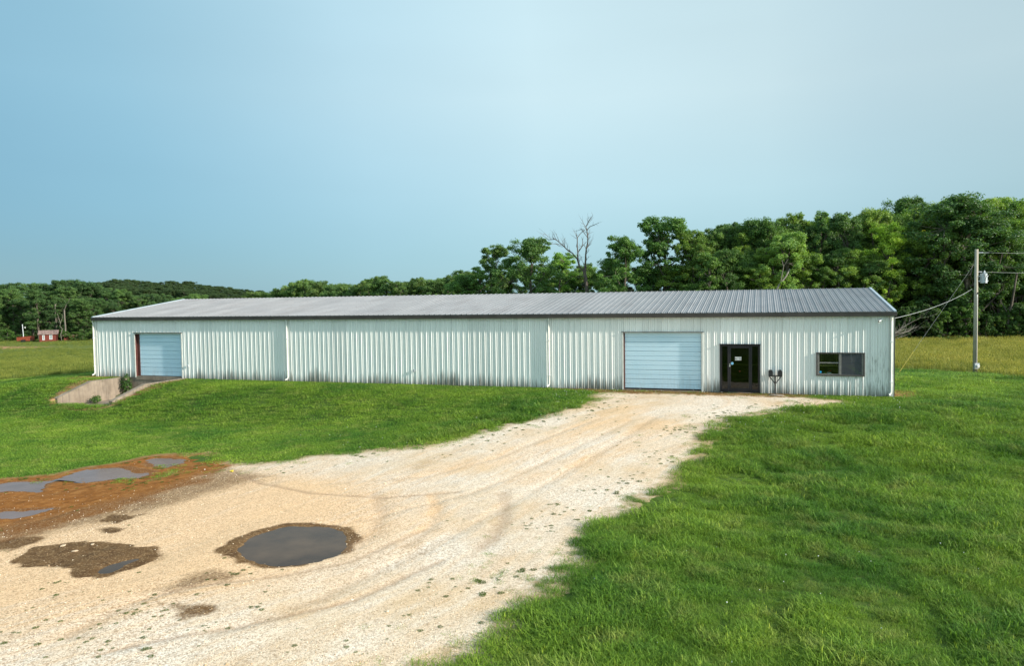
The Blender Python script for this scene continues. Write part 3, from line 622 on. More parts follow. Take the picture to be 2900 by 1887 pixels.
def lawn():
    out = []
    for (x0, x1, y0, y1, dens, fmin, fmax) in ((-20, 62, -33, 30, 52, 0, 17), (-20, 62, -33, 30, 30, 17, 30), (-25, 75, -33, 40, 17, 30, 46), (-30, 80, -20, 42, 10, 46, 75)):
        x, y = cand(x0, x1, y0, y1, dens); ok, f = in_view(x, y); ok &= (f >= fmin) & (f < fmax); x, y, f = x[ok], y[ok], f[ok]
        ok = off_building(x, y) & off_pit(x, y); x, y, f = x[ok], y[ok], f[ok]
        d = drive_d(x, y); pe = sm(.45, -1.1, d + 1.3 * (fbm(x, y, 2.2, 4, 72) - .5)) ** 2.0
        # thin fringe on the gravel
        fr = sm(1.8, 0, d) * .30 * sm(.48, .72, fbm(x, y, 1.6, 3, 71))
        keep = NR.uniform(size=len(x)) < np.maximum(pe, fr) * (1 - .85 * straw_m(x, y)) * (1 - .97 * field_m(x, y))
        out.append((x[keep], y[keep], f[keep]))
    x = np.concatenate([o[0] for o in out]); y = np.concatenate([o[1] for o in out]); f = np.concatenate([o[2] for o in out]); return x, y, f
x, y, f = lawn()
d = drive_d(x, y)
longness = sm(24, 33, x + .25 * (y + 30) * 0) * sm(31.5, 36, x + .30 * np.maximum(y + 26, -5)) * sm(1, -1.6, y + 4 - 3 * sm(44, 50, x))
longness = np.where((x > 46), np.maximum(longness, .55), longness) * sm(.2, -.9, d)
lump = fbm(x, y, .55, 3, 77)
is_long = NR.uniform(size=len(x)) < longness * 1.1
z = H(x, y) - .004
tuft = fbm(x, y, 2.1, 3, 78)
scale = np.where(is_long, .38 + .60 * sm(.35, .7, lump) + .65 * sm(.42, .72, tuft) + .35 * sm(42, 48, x) * sm(-8, -20, y), .8 + .5 * lump)
wid = 1 + .028 * np.maximum(f - 14, 0)            # far tufts are broader so that the turf stays closed
scl = np.stack([scale * np.minimum(wid, 1.9), scale * np.minimum(wid, 1.9), scale], 1)
scl = scl * (1 - .55 * sm(-1.0, .3, d))[:, None]
rz = NR.uniform(0, 6.28, len(x))
for nm, sel, cl, nv, lb in (('long_grass', is_long, G_LONG, 6, 'long lush lawn grass on the right foreground slope'), ('short_grass', ~is_long, G_SHORT, 5, 'short mown turf in front of the metal building')):
    scatter(nm, np.stack([x, y, z], 1)[sel], rz[sel], scl[sel], NR.integers(0, nv, sel.sum()), cl, lb)
n_grass = len(x)
# tufts scattered over the gravel
x, y = cand(15, 45, -33, -2, 60); ok, f = in_view(x, y); x, y = x[ok], y[ok]; d = drive_d(x, y)
zone = (.06 + sm(.48, .66, fbm(x, y, .35, 3, 81))) * sm(.42, .75, fbm(x, y, 2.0, 2, 82)) * (sm(-17, -25, y) * .55 + .05) + .6 * sm(2.4, .1, d) * sm(.42, .7, fbm(x, y, 1.1, 3, 83))
keep = (d > .05) & (NR.uniform(size=len(x)) < zone * .42) & (wet_m(x, y) < .5)
x, y = x[keep], y[keep]; s = NR.uniform(.10, .34, len(x)) * (1 + .7 * sm(1.2, 0, drive_d(x, y)))
scatter('weed_tufts', np.stack([x, y, z_drive(x, y) - .003], 1), NR.uniform(0, 6.28, len(x)), np.stack([s, s, s * 1.1], 1), NR.integers(0, 4, len(x)), G_WEED, 'small weeds sprouting through the gravel')
# loose stones
def stone(seed):
    bm = bmesh.new(); bmesh.ops.create_icosphere(bm, subdivisions=1, radius=1); r = random.Random(seed)
    for v in bm.verts: v.co = Vector((v.co.x * 1.1, v.co.y * .8, v.co.z * .55)) * r.uniform(.7, 1.15)
    me = bpy.data.meshes.new('stone'); bm.to_mesh(me); bm.free(); me.materials.append(M_STONE); return me
G_ST = proto_coll('stone', [stone(i) for i in range(5)])
x, y = cand(17, 45, -32, -1, 260); ok, f = in_view(x, y, .75); x, y, f = x[ok], y[ok], f[ok]; d = drive_d(x, y)
dens = (.15 + .85 * sm(.35, .65, fbm(x, y, .22, 4, 91))) * np.clip(16 / f, .25, 1) ** 1.2
for pl, dp, nm in PUDS: dens = dens * (sdf(pl, x, y) < -.02)
dens = dens * (1 - .88 * np.clip(np.maximum(wet_m(x, y), mud_m(x, y)), 0, 1)) * np.where(sdf(RIM_MAIN, x, y) > -.1, 1.9, 1)
keep = (d > -.1) & (NR.uniform(size=len(x)) < dens * .62); x, y = x[keep], y[keep]
s = .005 + .012 * NR.uniform(size=len(x)) ** 2.4; s = np.where(NR.uniform(size=len(x)) < .004, s * 2.4, s)
scatter('gravel', np.stack([x, y, z_drive(x, y) + s * .2], 1), NR.uniform(0, 6.28, len(x)), s, NR.integers(0, 5, len(x)), G_ST, 'loose limestone chips lying on the driveway')
n_st = len(x)
# hay field
xs1, ys1 = [], []
for (x0, x1, y0, y1, dens, fmin, fmax) in ((-120, 130, -20, 90, 2.6, 35, 90), (-200, 160, 0, 190, .9, 90, 215)):
    x, y = cand(x0, x1, y0, y1, dens); ok, f = in_view(x, y, .80); ok &= (f >= fmin) & (f < fmax); x, y = x[ok], y[ok]
    ok = off_building(x, y) & (NR.uniform(size=len(x)) < field_m(x, y)); 
    # hidden behind the building
    rx, ry = x - CAM[0], y - CAM[1]; t = (7.7 - CAM[1]) / np.maximum(ry, .1); xi = CAM[0] + rx * t; ok &= ~((xi > 1.5) & (xi < 44.5) & (y > 8))
    xs1.append(x[ok]); ys1.append(y[ok])
x = np.concatenate(xs1); y = np.concatenate(ys1); cut = dline(gpoly([(-300, 984), (0, 982), (270, 984)]), x, y); ok = (cut > 6) | (NR.uniform(size=len(x)) < .2); x, y = x[ok], y[ok]
s = NR.uniform(.7, 1.15, len(x)) * np.where((x < 10), .62, 1) * (.75 + .5 * fbm(x, y, .1, 3, 95))
scatter('hay_grass', np.stack([x, y, H(x, y) - .02], 1), NR.uniform(0, 6.28, len(x)), s, NR.integers(0, 5, len(x)), G_HAY, 'tall yellow green hay grass in the field')
n_hay = len(x)
# dead grass litter
x, y = cand(-3, 48, -7, 3, 60); k = straw_m(x, y); ok = (NR.uniform(size=len(x)) < k * .8) & off_building(x, y) & off_pit(x, y); x, y = x[ok], y[ok]
scatter('dead_grass', np.stack([x, y, H(x, y) + .004], 1), NR.uniform(0, 6.28, len(x)), NR.uniform(.6, 1.3, len(x)), NR.integers(0, 4, len(x)), G_DRY, 'brown dead grass along the foot of the building')
bm = bmesh.new(); bmesh.ops.create_icosphere(bm, subdivisions=1, radius=.011)
for v in bm.verts: v.co.z += .085
cl_me = bpy.data.meshes.new('clover'); bm.to_mesh(cl_me); bm.free(); cl_me.materials.append(M_WHT)
x, y = cand(8, 60, -26, 0, 8); ok, f = in_view(x, y); x, y = x[ok], y[ok]; d = drive_d(x, y); ok = (d < -.3) & (NR.uniform(size=len(x)) < sm(.6, .75, fbm(x, y, .2, 3, 101)) * .08 + .5 * sm(-4, -1, d) * (y > -9) * (x > 24)) & (x > 22); x, y = x[ok], y[ok]
scatter('clover_flowers', np.stack([x, y, H(x, y)], 1), NR.uniform(0, 6.28, len(x)), NR.uniform(.7, 1.3, len(x)), np.zeros(len(x), int), proto_coll('clover', [cl_me]), 'white clover flowers dotted over the lawn')
print('scatter', n_grass, n_st, n_hay, len(x))

# ------------------------------------------------------------------ the metal building
PW = .9144; NP = 50; WTOP = 3.70
def profile(w=PW, major=.022, minor=.009):
    p = []; f = w / 3
    for k in range(3):
        b0 = k * f
        if k == 0: p += [(0.006, -.02), (.006, major), (.014, major), (.036, 0)]
        else: p += [(b0 - .036, 0), (b0 - .012, major), (b0 + .012, major), (b0 + .036, 0)]
        for mfr in (1 / 3, 2 / 3):
            c = b0 + f * mfr; p += [(c - .026, 0), (c - .012, minor), (c + .012, minor), (c + .026, 0)]
    p += [(w - .036, 0), (w - .012, major), (w + .001, major), (w + .001, major - .006)]
    return p
PROF = profile()
OPEN = [(3.20, 6.80, -1, 2.80), (33.76, 37.56, -1, 2.86), (38.38, 40.15, -1, 2.29), (42.58, 44.56, .93, 1.95)]
bld = empty('warehouse', (0, 0, 0), 'long white ribbed metal building with low grey roof', 'building')
def depth_at(xl):
    for (a, da), (b, db) in zip(PROF[:-1], PROF[1:]):
        if a <= xl <= b: return da + (db - da) * ((xl - a) / (b - a) if b > a else 0)
    return 0
shared_wall = None
for i in range(NP):
    x0 = i * PW; x1 = x0 + PW
    ops = [o for o in OPEN if o[0] < x1 and o[1] > x0]
    if not ops and shared_wall is not None:
        link('wall_panel', shared_wall, bld, (x0, 0, 0)); continue
    mb = MB(); pr = list(PROF)
    for o in ops:
        for e_ in (o[0] - x0, o[1] - x0):
            if .003 < e_ < PW - .003:
                pr.append((e_ - 1e-5, depth_at(e_))); pr.append((e_ + 1e-5, depth_at(e_)))
    pr = sorted(pr, key=lambda q: q[0]) if ops else pr
    pass
    for (a, da), (b, db) in zip(pr[:-1], pr[1:]):
        if abs(b - a) < 3e-5 and abs(da - db) < 1e-6: continue
        xm = x0 + (a + b) / 2; iv = [(.03, WTOP)]
        for o in ops:
            if o[0] < xm < o[1]:
                iv = [s for lo, hi in iv for s in ((lo, min(hi, o[2])), (max(lo, o[3]), hi)) if s[1] - s[0] > .01]
        for lo, hi in iv: mb.quad((a, -da, lo), (b, -db, lo), (b, -db, hi), (a, -da, hi))
    me = mb.mesh('wall_panel', M_WALL)
    if not ops: shared_wall = me
    if any(o[0] < x0 and o[1] > x1 and o[2] > 0 for o in ops):      # cut right through by the window: two sheets
        for lo, hi in ((.03, ops[0][2]), (ops[0][3], WTOP)):
            m2 = MB()
            for (a, da), (b, db) in zip(PROF[:-1], PROF[1:]): m2.quad((a, -da, lo), (b, -db, lo), (b, -db, hi), (a, -da, hi))
            m2.obj('wall_panel', M_WALL, bld, loc=(x0, 0, 0))
        continue
    link('wall_panel', me, bld, (x0, 0, 0))
# roof
EZ, RZ, RY, OV = 3.79, 4.90, 7.71, .17
def roof_pt(xl, dpt, t): # t 0 eave .. 1 ridge (front)
    y = -OV + (RY + OV) * t; zc = EZ + (RZ - EZ) * t; return (xl, y - dpt * .14, zc + dpt * .99)
mb = MB()
for (a, da), (b, db) in zip(PROF[:-1], PROF[1:]):
    da2, db2 = (d_ * 1.5 if d_ > 0 else d_ for d_ in (da, db))
    mb.quad(roof_pt(a, da2, 0), roof_pt(b, db2, 0), roof_pt(b, db2, 1), roof_pt(a, da2, 1))
rp = mb.mesh('roof_panel', M_ROOF)
rb = rp.copy(); rb.name = 'roof_panel_back'
for v in rb.vertices: v.co.y = 2 * RY - v.co.y; v.co.x = PW - v.co.x
for i in range(NP):
    link('roof_panel', rp, bld, (i * PW, 0, 0)); link('roof_panel', rb, bld, (i * PW, 0, 0))
# ridge cap that follows the ribs
mb = MB()
for i in range(NP):
    for (a, da), (b, db) in zip(PROF[:-1], PROF[1:]):
        for sgn in (1, -1):
            q = []
            for (xx_, dd) in ((a, da), (b, db)):
                top = (i * PW + xx_, RY, RZ + dd * 1.5 + .012); lo = (i * PW + xx_, RY - sgn * .22, RZ - .22 * .141 + dd * 1.5 + .008); q.append((top, lo))
            mb.quad(q[0][1], q[1][1], q[1][0], q[0][0])
mb.obj('ridge_cap', M_ROOF, bld)
for xe, sg in ((0, -1), (L, 1)):
    mb = MB(); w_, h_ = .11, .05
    for t0, t1 in ((0, 1),):
        a0 = xe - .03 if sg > 0 else xe - w_ + .03; a1 = a0 + w_
        for (yy0, z0, yy1, z1) in ((-OV, EZ, RY, RZ), (2 * RY + OV, EZ, RY, RZ)):
            P0 = [(a0, yy0, z0 + h_), (a1, yy0, z0 + h_), (a1, yy1, z1 + h_), (a0, yy1, z1 + h_)]
            mb.quad(*P0); xo = a1 if sg > 0 else a0
            mb.quad((xo, yy0, z0 - .12), (xo, yy0, z0 + h_), (xo, yy1, z1 + h_), (xo, yy1, z1 - .12)); xi_ = a0 if sg > 0 else a1
            mb.quad((xi_, yy0, z0), (xi_, yy0, z0 + h_), (xi_, yy1, z1 + h_), (xi_, yy1, z1))
        mb.quad((a0, -OV, EZ - .12), (a1, -OV, EZ - .12), (a1, -OV, EZ + h_), (a0, -OV, EZ + h_))
    mb.obj('rake_trim', M_RAKE, bld)
# soffit closure under the eave, back wall, gables
mb = MB(); mb.box(0, L, -.02, .05, WTOP - .01, EZ - .03); mb.obj('eave_closure', M_WALL, bld)
mb = MB()
for i in range(NP):
    for (a, da), (b, db) in zip(PROF[:-1], PROF[1:]): mb.quad((i * PW + a, 2 * RY + da, .03), (i * PW + b, 2 * RY + db, .03), (i * PW + b, 2 * RY + db, WTOP + .05), (i * PW + a, 2 * RY + da, WTOP + .05))
mb.obj('rear_wall', M_WALL, bld)
for xe, sg in ((0, -1), (L, 1)):
    mb = MB(); nn_ = 17; w3 = 2 * RY / nn_
    zt = lambda yy: EZ - .03 + (RZ - EZ) * (1 - abs(yy - RY) / RY)
    for i in range(nn_):
        s_ = w3 / PW
        for (a, da), (b, db) in zip(PROF[:-1], PROF[1:]):
            ya, yb = i * w3 + a * s_, i * w3 + b * s_
            mb.quad((xe + sg * da, ya, .03), (xe + sg * db, yb, .03), (xe + sg * db, yb, zt(yb)), (xe + sg * da, ya, zt(ya)))
    mb.obj('gable_wall', M_WALL, bld)
    mb = MB(); mb.box(xe - .012 if sg < 0 else xe - .16, xe + .16 if sg < 0 else xe + .046, -.048, -.012, .02, WTOP + .02); mb.box(xe - .05 if sg < 0 else xe + .01, xe - .01 if sg < 0 else xe + .05, -.048, .16, .02, WTOP + .02)
    mb.obj('corner_trim', M_TRIM, bld)
# concrete base
mb = MB()
for a, b in ((0, 2.3), (7.15, 33.4), (33.4, L)): mb.box(a + .002, b - .002, .01, .3, -1.6, .028)
mb.box(2.302, 7.148, .02, .3, -1.6, .10); mb.box(33.78, 37.54, -.06, .008, -.2, .07); mb.box(3.2, 6.8, -.02, .018, -.12, .1)
mb.obj('foundation', M_CONC, bld)
mb = MB(); mb.box(.3, L - .3, .3, 2 * RY - .1, -.05, .02); mb.obj('floor_slab', M_CONC, bld)
# gutter
mb = MB(); g0, g1 = -.09, L + .09
mb.box(g0, g1, -.205, -.060, 3.590, 3.605); mb.box(g0, g1, -.225, -.210, 3.59, 3.775); mb.box(g0, g1, -.062, -.048, 3.605, 3.765)
mb.box(g0 - .006, g0, -.225, -.048, 3.59, 3.775); mb.box(g1, g1 + .006, -.225, -.048, 3.59, 3.775)
gut = mb.obj('gutter', M_GUT, bld, bevel=.006)
mb = MB(); mb.box(g0, g1, -.232, -.206, 3.776, 3.786); mb.obj('gutter_lip', M_GLIP, gut)
for k in range(18):
    xg = .35 + k * 2.64; mb = MB(); mb.box(xg, xg + .03, -.222, .1, 3.782, 3.80); mb.obj('strap', M_SILV, gut)
def downspout(x):
    mb = MB(); w_ = .036
    pts = [(x, -.13, 3.62), (x, -.13, 3.50), (x, -.085, 3.38), (x, -.085, .42)]
    mb.tube(pts, [w_ * 1.3] * 4, 4)
    o = mb.obj('downspout', M_TRIM, bld)
    mb = MB(); mb.tube([(x, -.085, .62), (x, -.085, .26), (x - .02, -.10, .18), (x - .10, -.20, .11)], [.045, .045, .046, .046], 8, cap=False); mb.obj('spout_elbow', M_TRIM, o, smooth=True)
    for zz_ in (2.45, .66):
        mb = MB(); mb.box(x - .055, x + .055, -.135, -.034, zz_, zz_ + .035); mb.obj('strap', M_WHT, o)
for xd in (-.06, 14.42, 30.02, 45.62): downspout(xd)

def garage(x0, x1, z0, z1, rec, nsec, left_mat):
    mb = MB(); g = empty_child('garage_door', (0, 0, 0))
    hgt = (z1 - z0) / nsec
    P = [(0, 0), (.012, .006), (.045, .010), (.06, 0), (.46, 0), (.475, .006), (.50, .006), (.515, 0), (.93, 0), (.95, -.012), (1.0, -.012)]
    P = [(0, -.035), (.022, -.035), (.040, .014), (.26, .014), (.275, .004), (.29, .004), (.305, .012), (.48, .012), (.492, -.020), (.512, -.020), (.53, .012), (.70, .012), (.715, .004), (.73, .004), (.745, .012), (.985, .012), (1.0, -.035)]
    mbs = MB()
    for (a, da), (b, db) in zip(P[:-1], P[1:]): mbs.quad((x0, rec - da, a * hgt), (x1, rec - da, a * hgt), (x1, rec - db, b * hgt), (x0, rec - db, b * hgt))
    me = mbs.mesh('door_section', M_DOOR)
    for k in range(nsec): link('door_section', me, g, (0, 0, z0 + k * hgt))
    mb = MB(); mb.box(x0, x1, rec - .02, rec + .02, z0 - .03, z0 - .002); mb.obj('bottom_seal', M_BLK, g)
    return g
def empty_child(name, loc):
    o = bpy.data.objects.new(name, None); COL.objects.link(o); o.parent = bld; o.location = loc; return o
def door_trim(x0, x1, zt, left, g, hang=.10, dark=False):
    mh = M_BRNZ if dark else M_TRIM
    mb = MB(); mb.box(x0 - hang, x1 + hang, -.075, -.034, zt, zt + .035); mb.box(x0 - hang + .02, x1 + hang - .02, -.036, .10, zt + .002, zt + .018); mb.obj('header_trim', M_GLIP if not dark else M_BRNZ, g)
    for a, b, mt in ((x0 - .07, x0, M_TRIM), (x1, x1 + .07, M_TRIM)):
        mb = MB(); mb.box(a, b, -.042, -.010, .02, zt - .002); mb.obj('side_trim', mt, g)
gl = garage(3.42, 6.72, .125, 2.74, .17, 5, 0)
door_trim(3.22, 6.80, 2.80, 1, gl)
mb = MB(); mb.box(3.202, 3.225, -.008, .26, .10, 2.80); mb.box(3.226, 3.42, .135, .16, .10, 2.80); mb.obj('door_jamb', M_REDJ, gl)
mb = MB(); mb.box(6.75, 6.798, -.008, .26, .10, 2.80); mb.obj('door_jamb', M_TRIM, gl); mb = MB(); mb.box(3.2, 6.8, -.008, .2, 2.745, 2.798); mb.obj('door_head', M_TRIM, gl)
gr = garage(33.86, 37.50, .12, 2.84, .10, 6, 0)
door_trim(33.80, 37.54, 2.865, 1, gr)
mb = MB(); mb.box(33.802, 33.845, -.008, .2, .08, 2.86); mb.obj('door_jamb', M_REDJ, gr); mb = MB(); mb.box(37.505, 37.538, -.008, .2, .08, 2.86); mb.obj('door_jamb', M_TRIM, gr)
mb = MB(); mb.box(33.84, 37.52, -.008, .11, 2.842, 2.864); mb.obj('door_head', M_TRIM, gr)

# entrance: dark bronze frame, door and two sidelights
en = empty_child('entrance', (0, 0, 0)); ex0, ex1, ez0, ez1 = 38.40, 40.13, .05, 2.28
dl, dr = 38.76, 39.76
mb = MB()
for a, b in ((ex0, ex0 + .06), (dl - .05, dl + .0), (dr + .0, dr + .05), (ex1 - .06, ex1)): mb.box(a, b, .012, .11, ez0, ez1)
mb.box(ex0 + .06, dl - .05, .014, .108, ez1 - .07, ez1 - .001); mb.box(dr + .05, ex1 - .06, .014, .108, ez1 - .07, ez1 - .001); mb.box(dl, dr, .014, .108, ez1 - .06, ez1 - .001)
mb.box(ex0 + .06, dl - .05, .014, .108, ez0 + .001, ez0 + .14); mb.box(dr + .05, ex1 - .06, .014, .108, ez0 + .001, ez0 + .14)
mb.obj('frame', M_BRNZ, en, bevel=.004)
mb = MB(); mb.box(ex0 - .055, ex1 + .055, -.085, -.034, ez1 + .012, ez1 + .045); mb.box(ex0 - .05, ex1 + .05, -.036, .10, ez1 + .014, ez1 + .03); mb.box(ex0 - .035, ex0 - .001, -.05, .10, .02, ez1 + .012); mb.box(ex1 + .001, ex1 + .035, -.05, .10, .02, ez1 + .012); mb.obj('trim', M_BRNZ, en)
for a, b in ((ex0 + .06, dl - .05), (dr + .05, ex1 - .06)):
    mb = MB(); mb.box(a, b, .055, .061, ez0 + .14, ez1 - .07); mb.obj('glass_pane', M_GLASSD, en)
mb = MB(); mb.box(dl - .02, dr + .02, -.03, .1, .02, .048); mb.obj('threshold', M_SILV, en)
ed = bpy.data.objects.new('entry_door', None); COL.objects.link(ed); ed.parent = en
def sub(mbx, name, m_, par, **k): return mbx.obj(name, m_, par, **k)
mb = MB(); z0, z1 = .065, ez1 - .065
mb.box(dl + .006, dl + .10, .03, .085, z0, z1); mb.box(dr - .10, dr - .006, .03, .085, z0, z1); mb.box(dl + .10, dr - .10, .031, .084, z1 - .09, z1); mb.box(dl + .10, dr - .10, .031, .084, z0, z0 + .17)
# the entrance is a part already, so the leaf of the door and its fittings are its sub-parts
bpy.data.objects.remove(ed)
mb.obj('entry_door', M_BRNZ, en, bevel=.004)
mb = MB(); mb.box(dl + .10, dr - .10, .055, .061, z0 + .17, z1 - .09); mb.obj('glass_pane', M_GLASSD, en)
mb = MB(); mb.tube([(dl + .07, .02, 1.00), (dl + .07, -.03, 1.02), (dl + .07, -.03, 1.24), (dl + .07, .02, 1.26)], .012, 6); mb.obj('handle', M_BLK, en)
mb = MB(); mb.tube([(dl + .055, .03, 1.36), (dl + .055, .005, 1.36)], .028, 12); mb.box(dl + .02, dl + .09, .012, .03, 1.24, 1.32); mb.obj('lock', M_SILV, en)
def disc(x, y, z, r, t=.004, n=20):
    m_ = MB(); m_.tube([(x, y, z), (x, y - t, z)], r, n); return m_
M_BLUE = simple('blue_sticker', (.03, .38, .75), .5, 0, .1, 3); M_LBLUE = simple('pale_blue_sticker', (.30, .62, .85), .5, 0, .1, 3)
disc(dl + .16, .055, 1.40, .062).obj('sticker', M_LBLUE, en); mb = MB(); mb.box(dl + .151, dl + .169, .047, .050, 1.365, 1.435); mb.box(dl + .125, dl + .195, .047, .0498, 1.392, 1.408); mb.obj('sticker_mark', M_BLUE, en)
def text_mesh(s, size, x, y, z, m_, name, par, ext=.001):
    cu = bpy.data.curves.new(name, 'FONT'); cu.body = s; cu.size = size; cu.extrude = ext; cu.align_x = 'CENTER'; cu.align_y = 'CENTER'
    t = bpy.data.objects.new(name, cu); COL.objects.link(t); t.rotation_euler = (math.pi / 2, 0, 0); t.location = (x, y, z)
    dg = bpy.context.evaluated_depsgraph_get(); me = bpy.data.meshes.new_from_object(t.evaluated_get(dg)); me.transform(t.matrix_world if False else Matrix.Translation((x, y, z)) @ Matrix.Rotation(math.pi / 2, 4, 'X'))
    bpy.data.objects.remove(t); me.materials.clear(); me.materials.append(m_); return link(name, me, par)
for k, ch in enumerate('616'):
    xc = 39.09 + k * .098; mb = MB(); mb.box(xc - .043, xc + .043, .050, .0535, 1.55, 1.71); mb.obj('number_plate', M_WHT, en)
    text_mesh(ch, .165, xc, .048, 1.628, M_BLK, 'digit', en, .0015)
M_REDP = simple('red_plastic', (.55, .05, .04), .5, 0, .1, 3)
mb = MB(); mb.tube([(39.26, .09, 1.22), (39.26, .09, 1.09)], .006, 5); mb.tube([(39.26, .09, 1.09), (39.26, .09, 1.02)], [.015, .045], 6); mb.obj('red_tag', M_REDP, en)
# office window, two double-hung units
wi = empty_child('window', (0, 0, 0)); wx0, wx1, wz0, wz1 = 42.60, 44.54, .95, 1.93; wm = 43.57
mb = MB(); mb.box(wx0 - .03, wx1 + .03, -.075, -.03, wz1, wz1 + .035); mb.box(wx0 - .03, wx1 + .03, -.075, -.03, wz0 - .05, wz0); mb.box(wx0 - .03, wx0 + .03, -.072, -.03, wz0, wz1); mb.box(wx1 - .03, wx1 + .03, -.072, -.03, wz0, wz1)
mb.box(wx0 - .02, wx0 + .012, -.03, .12, wz0 - .02, wz1 + .02); mb.box(wx1 - .012, wx1 + .02, -.03, .12, wz0 - .02, wz1 + .02); mb.box(wx0 + .012, wx1 - .012, -.03, .12, wz1 - .01, wz1 + .018); mb.box(wx0 + .012, wx1 - .012, -.03, .12, wz0 - .02, wz0 + .01)
mb.obj('outer_frame', M_WBRZ, wi, bevel=.004)
mb = MB(); mb.box(wm - .045, wm + .045, -.05, .05, wz0 + .012, wz1 - .012); mb.box(wx0 + .03, wx0 + .09, -.04, .05, wz0 + .01, wz1 - .01); mb.box(wx1 - .09, wx1 - .03, -.04, .05, wz0 + .01, wz1 - .01); mb.obj('inner_frame', M_WBRL, wi, bevel=.003)
for a, b, scr in ((wx0 + .09, wm - .045, False), (wm + .045, wx1 - .09, True)):
    for z0_, z1_, yo in ((wz0 + .012, 1.485, -.02), (1.486, wz1 - .012, -.01)):
        mb = MB(); mb.box(a, b, yo, .04, z0_, z0_ + .036); mb.box(a, b, yo, .04, z1_ - .02, z1_); mb.box(a, a + .018, yo + .001, .04, z0_ + .036, z1_ - .02); mb.box(b - .018, b, yo + .001, .04, z0_ + .036, z1_ - .02); mb.obj('sash', M_WBRL, wi)
    for z0_, z1_ in ((wz0 + .05, 1.465), (1.505, wz1 - .05)):
        mb = MB(); mb.box(a, b, .012, .017, z0_, z1_); mb.obj('glass_pane', M_GLASS, wi)
    if scr: mb = MB(); mb.box(a, b, -.030, -.027, wz0 + .03, wz1 - .03); mb.obj('insect_screen', M_SCREEN, wi)
disc(wx0 + .16, .010, 1.07, .045).obj('sticker', M_BLUE, wi)
mb = MB(); mb.box(wx0 - .1, wx1 + .1, .125, .45, wz0 - .03, wz0 + .012); mb.obj('window_sill', M_WHT, wi)
# security camera under the eave
mb = MB(); mb.tube([(45.20, -.035, 3.45), (45.20, -.10, 3.42)], .02, 8); mb.tube([(45.26, -.10, 3.44), (45.10, -.20, 3.36)], .036, 12); o = mb.obj('security_camera', M_WHT, bld)
mb = MB(); mb.tube([(45.099, -.201, 3.3595), (45.085, -.210, 3.352)], .028, 12); mb.obj('lens', M_BLK, o)
for xo, zo in ((7.28, .80), (22.44, .78)): mb = MB(); mb.box(xo - .045, xo + .045, -.09, -.034, zo - .07, zo + .07); mb.box(xo - .03, xo + .03, -.098, -.091, zo - .05, zo + .05); mb.obj('outlet_box', M_GREYM, bld, bevel=.004)

# things standing on the office window sill
def sill_item(name, x0, x1, z1, col, label, cat, y0=.135, y1=.20, tilt=0, group=None):
    m_ = simple(name + '_colour', col, .6, 0, .08, 3); w2 = (x1 - x0) / 2; mb = MB(); mb.box(-w2, w2, -(y1 - y0) / 2, (y1 - y0) / 2, 0, z1 - wz0 - .012)
    mb.box(-w2 * .8, w2 * .8, -(y1 - y0) / 2 - .004, -(y1 - y0) / 2, .01, (z1 - wz0) * .35)
    o = mb.obj(name, m_, bevel=.003, loc=((x0 + x1) / 2, (y0 + y1) / 2, wz0 + .013), label=label, cat=cat, group=group); o.rotation_euler.y = tilt; return o
sill_item('green_box', 42.89, 42.95, 1.06, (.05, .35, .10), 'small green box inside the left office window', 'box')
sill_item('yellow_box', 42.97, 43.01, 1.05, (.6, .5, .08), 'small yellow box beside the green box in the window', 'box')
sill_item('white_carton', 43.05, 43.22, 1.045, (.8, .8, .8), 'low white carton in the left office window', 'box')
mb = MB(); mb.tube([(43.04, .2, 1.03), (43.12, .2, 1.09), (43.22, .2, 1.13)], [.014, .018, .026], 8); mb.obj('red_tool', simple('orange_red_plastic', (.6, .10, .03), .5), label='orange red tool leaning behind the white carton', cat='tool')
sill_item('paper_stack', 43.64, 43.72, 1.11, (.6, .72, .78), 'left pale blue booklet of two in the right office window', 'booklet')
sill_item('paper_stack', 43.74, 43.82, 1.12, (.6, .72, .78), 'right pale blue booklet of two in the right office window', 'booklet')
for k in range(4):
    sill_item('binder', 43.97 + k * .12, 44.02 + k * .12, 1.16 + .01 * k, (.55, .60, .62), 'grey binder standing in the right office window', 'binder', group='binders in the office window', tilt=.12)

# ------------------------------------------------------------------ sunken loading dock
dock = empty('loading_dock', (4.7, -2.5, -1.2), 'sunken concrete loading dock below the left garage door', 'loading dock')
def dwall(x0, x1, yend, ybend, ztop, zend, zb):
    v = []
    prof_ = [(-.002, zb - .4), (-.002, ztop), (ybend, ztop), (yend, zend), (yend, zb - .4)]
    mb = MB(); nn = len(prof_)
    for xw in (x0, x1): 
        pass
    A = [(x0, yy, z_) for yy, z_ in prof_]; B = [(x1, yy, z_) for yy, z_ in prof_]
    mb.poly(A); mb.poly(B[::-1])
    for i in range(nn): mb.quad(A[i], A[(i + 1) % nn], B[(i + 1) % nn], B[i])
    o = mb.obj('retaining_wall', M_CONC, dock, bevel=.015); o.location = (-4.7, 2.5, 1.2); return o
dwall(2.30, 2.60, -5.0, -2.7, .05, -.66, -1.3); dwall(6.90, 7.15, -5.5, -3.2, .05, -.62, -1.3)
mb = MB(); mb.box(2.6, 6.9, -4.9, -.0, -1.5, -1.215); o = mb.obj('dock_floor', M_CONC, dock); o.location = (-4.7, 2.5, 1.2)
